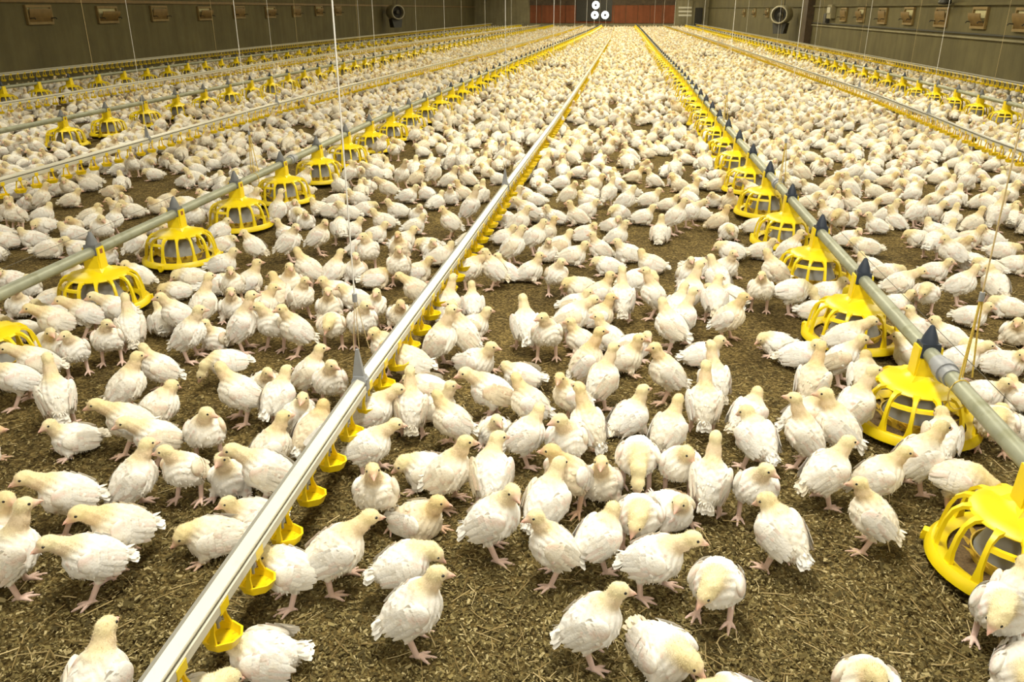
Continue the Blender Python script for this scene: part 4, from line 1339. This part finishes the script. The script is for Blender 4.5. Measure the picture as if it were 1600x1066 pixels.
keep &= ~((dep < 1.6) & ~inside & (np.abs(R_[:, 0]) < 0.9) & (R_[:, 1] < 1.0))
gap = np.sin(R_[:, 0] * 2.3 + 1.3 * np.sin(R_[:, 1] * 1.1)) * np.sin(R_[:, 1] * 1.9 + 0.8 * np.sin(R_[:, 0] * 1.7)) + 0.5 * np.sin(R_[:, 0] * 5.1 + R_[:, 1] * 4.3)
keep &= ~((gap > 1.02) & (R_[:, 1] < 16))
for bx, by, br, bh in BARE:
    keep &= ~(inside & (((ppx - bx) / br) ** 2 + ((ppy - by) / bh) ** 2 < 1))
idx = np.nonzero(keep)[0]
for i in idx:
    x, y = R_[i]
    if y < 9 and (np.hypot(hand[:, 0] - x, hand[:, 1] - y) < 0.150).any():
        continue
    near = pan_arr[np.abs(pan_arr[:, 1] - y) < 0.25]
    if len(near) and (np.hypot(near[:, 0] - x, near[:, 1] - y) < 0.215).any():
        continue
    po = rr.choice('sssscccddddqqqquxz' if rr.random() < 0.86 else 'nmabthwk')
    fc = rr.choice(list(HEAD))
    rest.append([x, y, math.atan2(y, x) + math.radians(HEAD[fc]) + rr.gauss(0, 0.2), po, rr.uniform(0.88, 1.01), fc])

LOOKS = [  # hand-written labels for birds that stand out: (x, y) in the photograph, label
    (917, 970, 'white chicken standing in profile facing right, lowest upright bird near the bottom edge'),
    (1040, 1010, 'round white chicken lying with tail cocked up, next to the bottom edge'),
    (646, 950, 'white chicken standing upright facing right alone at the lower middle, beak over a bird'),
    (630, 877, 'white chicken crouching with head low, touching beaks with the upright bird below'),
    (395, 1018, 'white chicken lying under the lowest drip cup with pinkish wing patch'),
    (1120, 910, 'white chicken walking straight toward the viewer at the lower right of middle'),
    (1354, 1069, 'white chicken cut off by the bottom edge, head bowed, right of centre'),
    (1220, 832, 'white chicken seen from behind with yellow head tucked aside, open litter to its right'),
    (1365, 805, 'white chicken standing in profile facing left in front of the nearest feed pan'),
    (1565, 950, 'white chicken walking forward at the right edge below the nearest feed pan'),
    (148, 868, 'white chicken striding left with pink legs at the lower left'),
    (25, 868, 'large white chicken cut off by the left edge, neck raised, facing right'),
    (151, 1072, 'white chicken in the bottom left corner, yellow head raised facing right'),
    (107, 774, 'white chicken with lowered head facing left, alone at the far left'),
    (90, 623, 'yellowish chicken seen from behind, neck stretched tall, wings held out, far left'),
    (115, 680, 'white chicken sitting with upright tail feathers at the far left, on bare litter'),
    (771, 813, 'white chicken standing in profile facing right, in the middle of the lower flock'),
    (866, 850, 'white chicken standing facing left, largest bird just right of the lower middle'),
    (591, 770, 'white chicken standing facing forward, right of the drinker rail above lower middle'),
    (1102, 745, 'white chicken seen from behind with long yellow neck stretched up'),
    (1166, 758, 'white chicken standing facing forward, yellow face framed, right of the long-necked bird'),
    (814, 584, 'white chicken sprawled on its side facing left on open litter'),
]
pix = []
allb = birds + rest
for k, bd in enumerate(allb):
    px, py, d = project((bd[0], bd[1], 0.06 if bd[3] in SITTERS else 0.10))
    vis = d > 0.3 and -45 < px < 1645 and -10 < py < 1105
    pix.append((px, py, d, vis))
order = sorted([k for k in range(len(allb)) if pix[k][3]], key=lambda k: pix[k][2])
single = set(order[:300])
used_lab = {}
for k in order[:300]:
    bd = allb[k]
    px, py, d, _ = pix[k]
    r = link('chicken', None, loc=(bd[0], bd[1], 0.0), rot=(0, 0, bd[2]), scale=(bd[4],) * 3)
    lab = None
    for lx, ly, t in LOOKS:
        if math.hypot(px - lx, py - ly) < 26 and t not in used_lab:
            lab = t
            break
    if lab is None:
        cxp = min(99, max(1, round(px / 16))); cyp = min(99, max(1, round(py / 10.66)))
        base = f'white chicken {POSE_WORDS[bd[3]]}, {FACE_WORDS[bd[5]]}, {card(cxp)} percent across, {card(cyp)} percent down the picture'
        lab = base
        if lab in used_lab:
            lab = base.replace('white chicken', 'second white chicken')
    used_lab[lab] = 1
    tag(r, lab, 'chicken', 'young white chickens of the flock')
    for nm, key in PARTS:
        link(nm, BIRD[bd[3]][key], r)

# everything beyond: one flock object that draws the same birds on points
src = bpy.data.collections.new('flock_birds')
keys = sorted(VAR)
for i, kk in enumerate(keys):
    vs, fs, mi, cs, off = [], [], [], [], 0
    for key in ('body', 'wing_l', 'wing_r', 'tail', 'beak', 'eye_l', 'eye_r'):
        me = BIRD[kk][key]
        n = len(me.vertices)
        co = np.empty(n * 3, np.float32); me.vertices.foreach_get('co', co); vs.append(co)
        fs += [tuple(q + off for q in p.vertices) for p in me.polygons]
        mi += [{'beak': 1, 'eye_l': 2, 'eye_r': 2}.get(key, 0)] * len(me.polygons)
        ca = me.color_attributes.get('Col')
        c = np.ones(n * 4, np.float32)
        if ca: ca.data.foreach_get('color', c)
        cs.append(c)
        off += n
    me = bpy.data.meshes.new('flock_bird')
    me.from_pydata(np.concatenate(vs).reshape(-1, 3).tolist(), [], fs)
    for mt in (M['plumage'], M['beak'], M['eye']):
        me.materials.append(mt)
    me.polygons.foreach_set('material_index', mi)
    me.polygons.foreach_set('use_smooth', [True] * len(fs))
    ca = me.color_attributes.new('Col', 'FLOAT_COLOR', 'POINT'); ca.data.foreach_set('color', np.concatenate(cs))
    me.update()
    src.objects.link(bpy.data.objects.new('flock_bird_%02d' % i, me))
others = [allb[k] for k in range(len(allb)) if k not in single]
fm = bpy.data.meshes.new('chicken_flock')
fm.from_pydata([(bd[0], bd[1], 0.0) for bd in others], [], [])
for nm, ty, vals in (('rot', 'FLOAT_VECTOR', np.array([(0, 0, bd[2]) for bd in others], np.float32).ravel()),
                     ('scl', 'FLOAT', np.array([bd[4] for bd in others], np.float32)), ('pick', 'INT', np.array([keys.index(bd[3]) for bd in others], np.int32))):
    at = fm.attributes.new(nm, ty, 'POINT')
    at.data.foreach_set('vector' if ty == 'FLOAT_VECTOR' else 'value', vals)
flock = tag(link('chicken_flock', fm), 'dense flock of white chickens filling the barn toward the far wall', 'chickens', kind='stuff')
ng = bpy.data.node_groups.new('flock', 'GeometryNodeTree')
ng.interface.new_socket('Geometry', in_out='INPUT', socket_type='NodeSocketGeometry')
ng.interface.new_socket('Geometry', in_out='OUTPUT', socket_type='NodeSocketGeometry')
gi, go = ng.nodes.new('NodeGroupInput'), ng.nodes.new('NodeGroupOutput')
iop = ng.nodes.new('GeometryNodeInstanceOnPoints')
ci = ng.nodes.new('GeometryNodeCollectionInfo')
ci.inputs['Collection'].default_value = src
ci.inputs['Separate Children'].default_value = True
ci.inputs['Reset Children'].default_value = True


def named(nm, ty):
    n = ng.nodes.new('GeometryNodeInputNamedAttribute')
    n.data_type = ty
    n.inputs['Name'].default_value = nm
    return n.outputs['Attribute']


ng.links.new(gi.outputs[0], iop.inputs['Points'])
ng.links.new(ci.outputs[0], iop.inputs['Instance'])
iop.inputs['Pick Instance'].default_value = True
ng.links.new(named('pick', 'INT'), iop.inputs['Instance Index'])
e2r = ng.nodes.new('FunctionNodeEulerToRotation')
ng.links.new(named('rot', 'FLOAT_VECTOR'), e2r.inputs[0])
ng.links.new(e2r.outputs[0], iop.inputs['Rotation'])
ng.links.new(named('scl', 'FLOAT'), iop.inputs['Scale'])
ng.links.new(iop.outputs[0], go.inputs[0])
md = flock.modifiers.new('flock', 'NODES')
md.node_group = ng

# ================================================================== LITTER DETAIL
def scatter_flakes():
    rng = np.random.default_rng(11)
    n = 95000
    px = rng.uniform(-60, 1660, n * 2)
    py = 560 + (1120 - 560) * rng.uniform(0, 1, n * 2) ** 0.7
    P = []
    v = (px[:, None] - CX) / F_PX * c_right[None] - (py[:, None] - CY) / F_PX * c_up[None] + c_fwd[None]
    P = c_pos[None] + v * (-CAM_H / v[:, 2])[:, None]
    # thin out so that the density on the ground is even near the viewer
    keep = rng.uniform(0, 1, len(P)) < np.clip((P[:, 1] / 2.6) ** 1.2, 0.25, 1)
    P = P[keep][:n]
    k = len(P)
    a = rng.uniform(0, 2 * PI, k)
    L = rng.gamma(3.0, 0.00075, k) + 0.0012
    W = L * rng.uniform(0.25, 0.8, k)
    tl = rng.normal(0, 0.35, (k, 2))
    u = np.stack([np.cos(a), np.sin(a), tl[:, 0]], 1) * L[:, None]
    w = np.stack([-np.sin(a), np.cos(a), tl[:, 1]], 1) * W[:, None]
    base = np.stack([P[:, 0], P[:, 1], np.full(k, 0.0) + 0.004 + np.abs(u[:, 2]) * .5], 1)
    V = np.stack([base - u - w * .5, base + u - w * .7, base + u * .9 + w * .6, base - u * .8 + w], 1).reshape(-1, 3)
    me = bpy.data.meshes.new('wood_shavings')
    me.vertices.add(len(V)); me.vertices.foreach_set('co', V.astype(np.float32).ravel())
    me.loops.add(4 * k); me.loops.foreach_set('vertex_index', np.arange(4 * k, dtype=np.int32))
    me.polygons.add(k); me.polygons.foreach_set('loop_start', np.arange(0, 4 * k, 4, dtype=np.int32))
    me.update(calc_edges=True); me.validate()
    me.materials.append(M['flake'])
    tag(link('wood_shavings', me), 'loose tan and brown wood shavings strewn over the litter', 'litter', kind='stuff')
    mb = MB()
    for i in range(1500):
        px, py = rng.uniform(-40, 1640), 430 + 700 * rng.uniform() ** 0.75
        if rng.uniform() < 0.55 and px < 700:
            continue
        p = on_z(px, py)
        L = rng.uniform(0.008, 0.035); W = rng.uniform(0.0005, 0.0016)
        a = rng.uniform(0, 2 * PI)
        ux, uy = math.cos(a), math.sin(a)
        t = rng.normal(0, 0.12)
        vv = []
        for s, bend in ((-1, 0), (0, rng.normal(0, 0.06)), (1, 0)):
            cx_, cy_, cz_ = p[0] + ux * L * s - uy * bend * L, p[1] + uy * L * s + ux * bend * L, 0.006 + abs(t) * L + t * L * s
            vv += [(cx_ - uy * W, cy_ + ux * W, cz_), (cx_ + uy * W, cy_ - ux * W, cz_), (cx_, cy_, cz_ + W * 1.2)]
        fc = []
        for s in range(2):
            for k in range(3):
                fc.append((3 * s + k, 3 * s + (k + 1) % 3, 3 * s + 3 + (k + 1) % 3, 3 * s + 3 + k))
        mb.add(vv, fc)
    tag(link('straw_bits', mb.mesh('straw_bits', M['straw'], False)), 'thin pale straw stalks lying on the litter', 'straw', kind='stuff')


scatter_flakes()
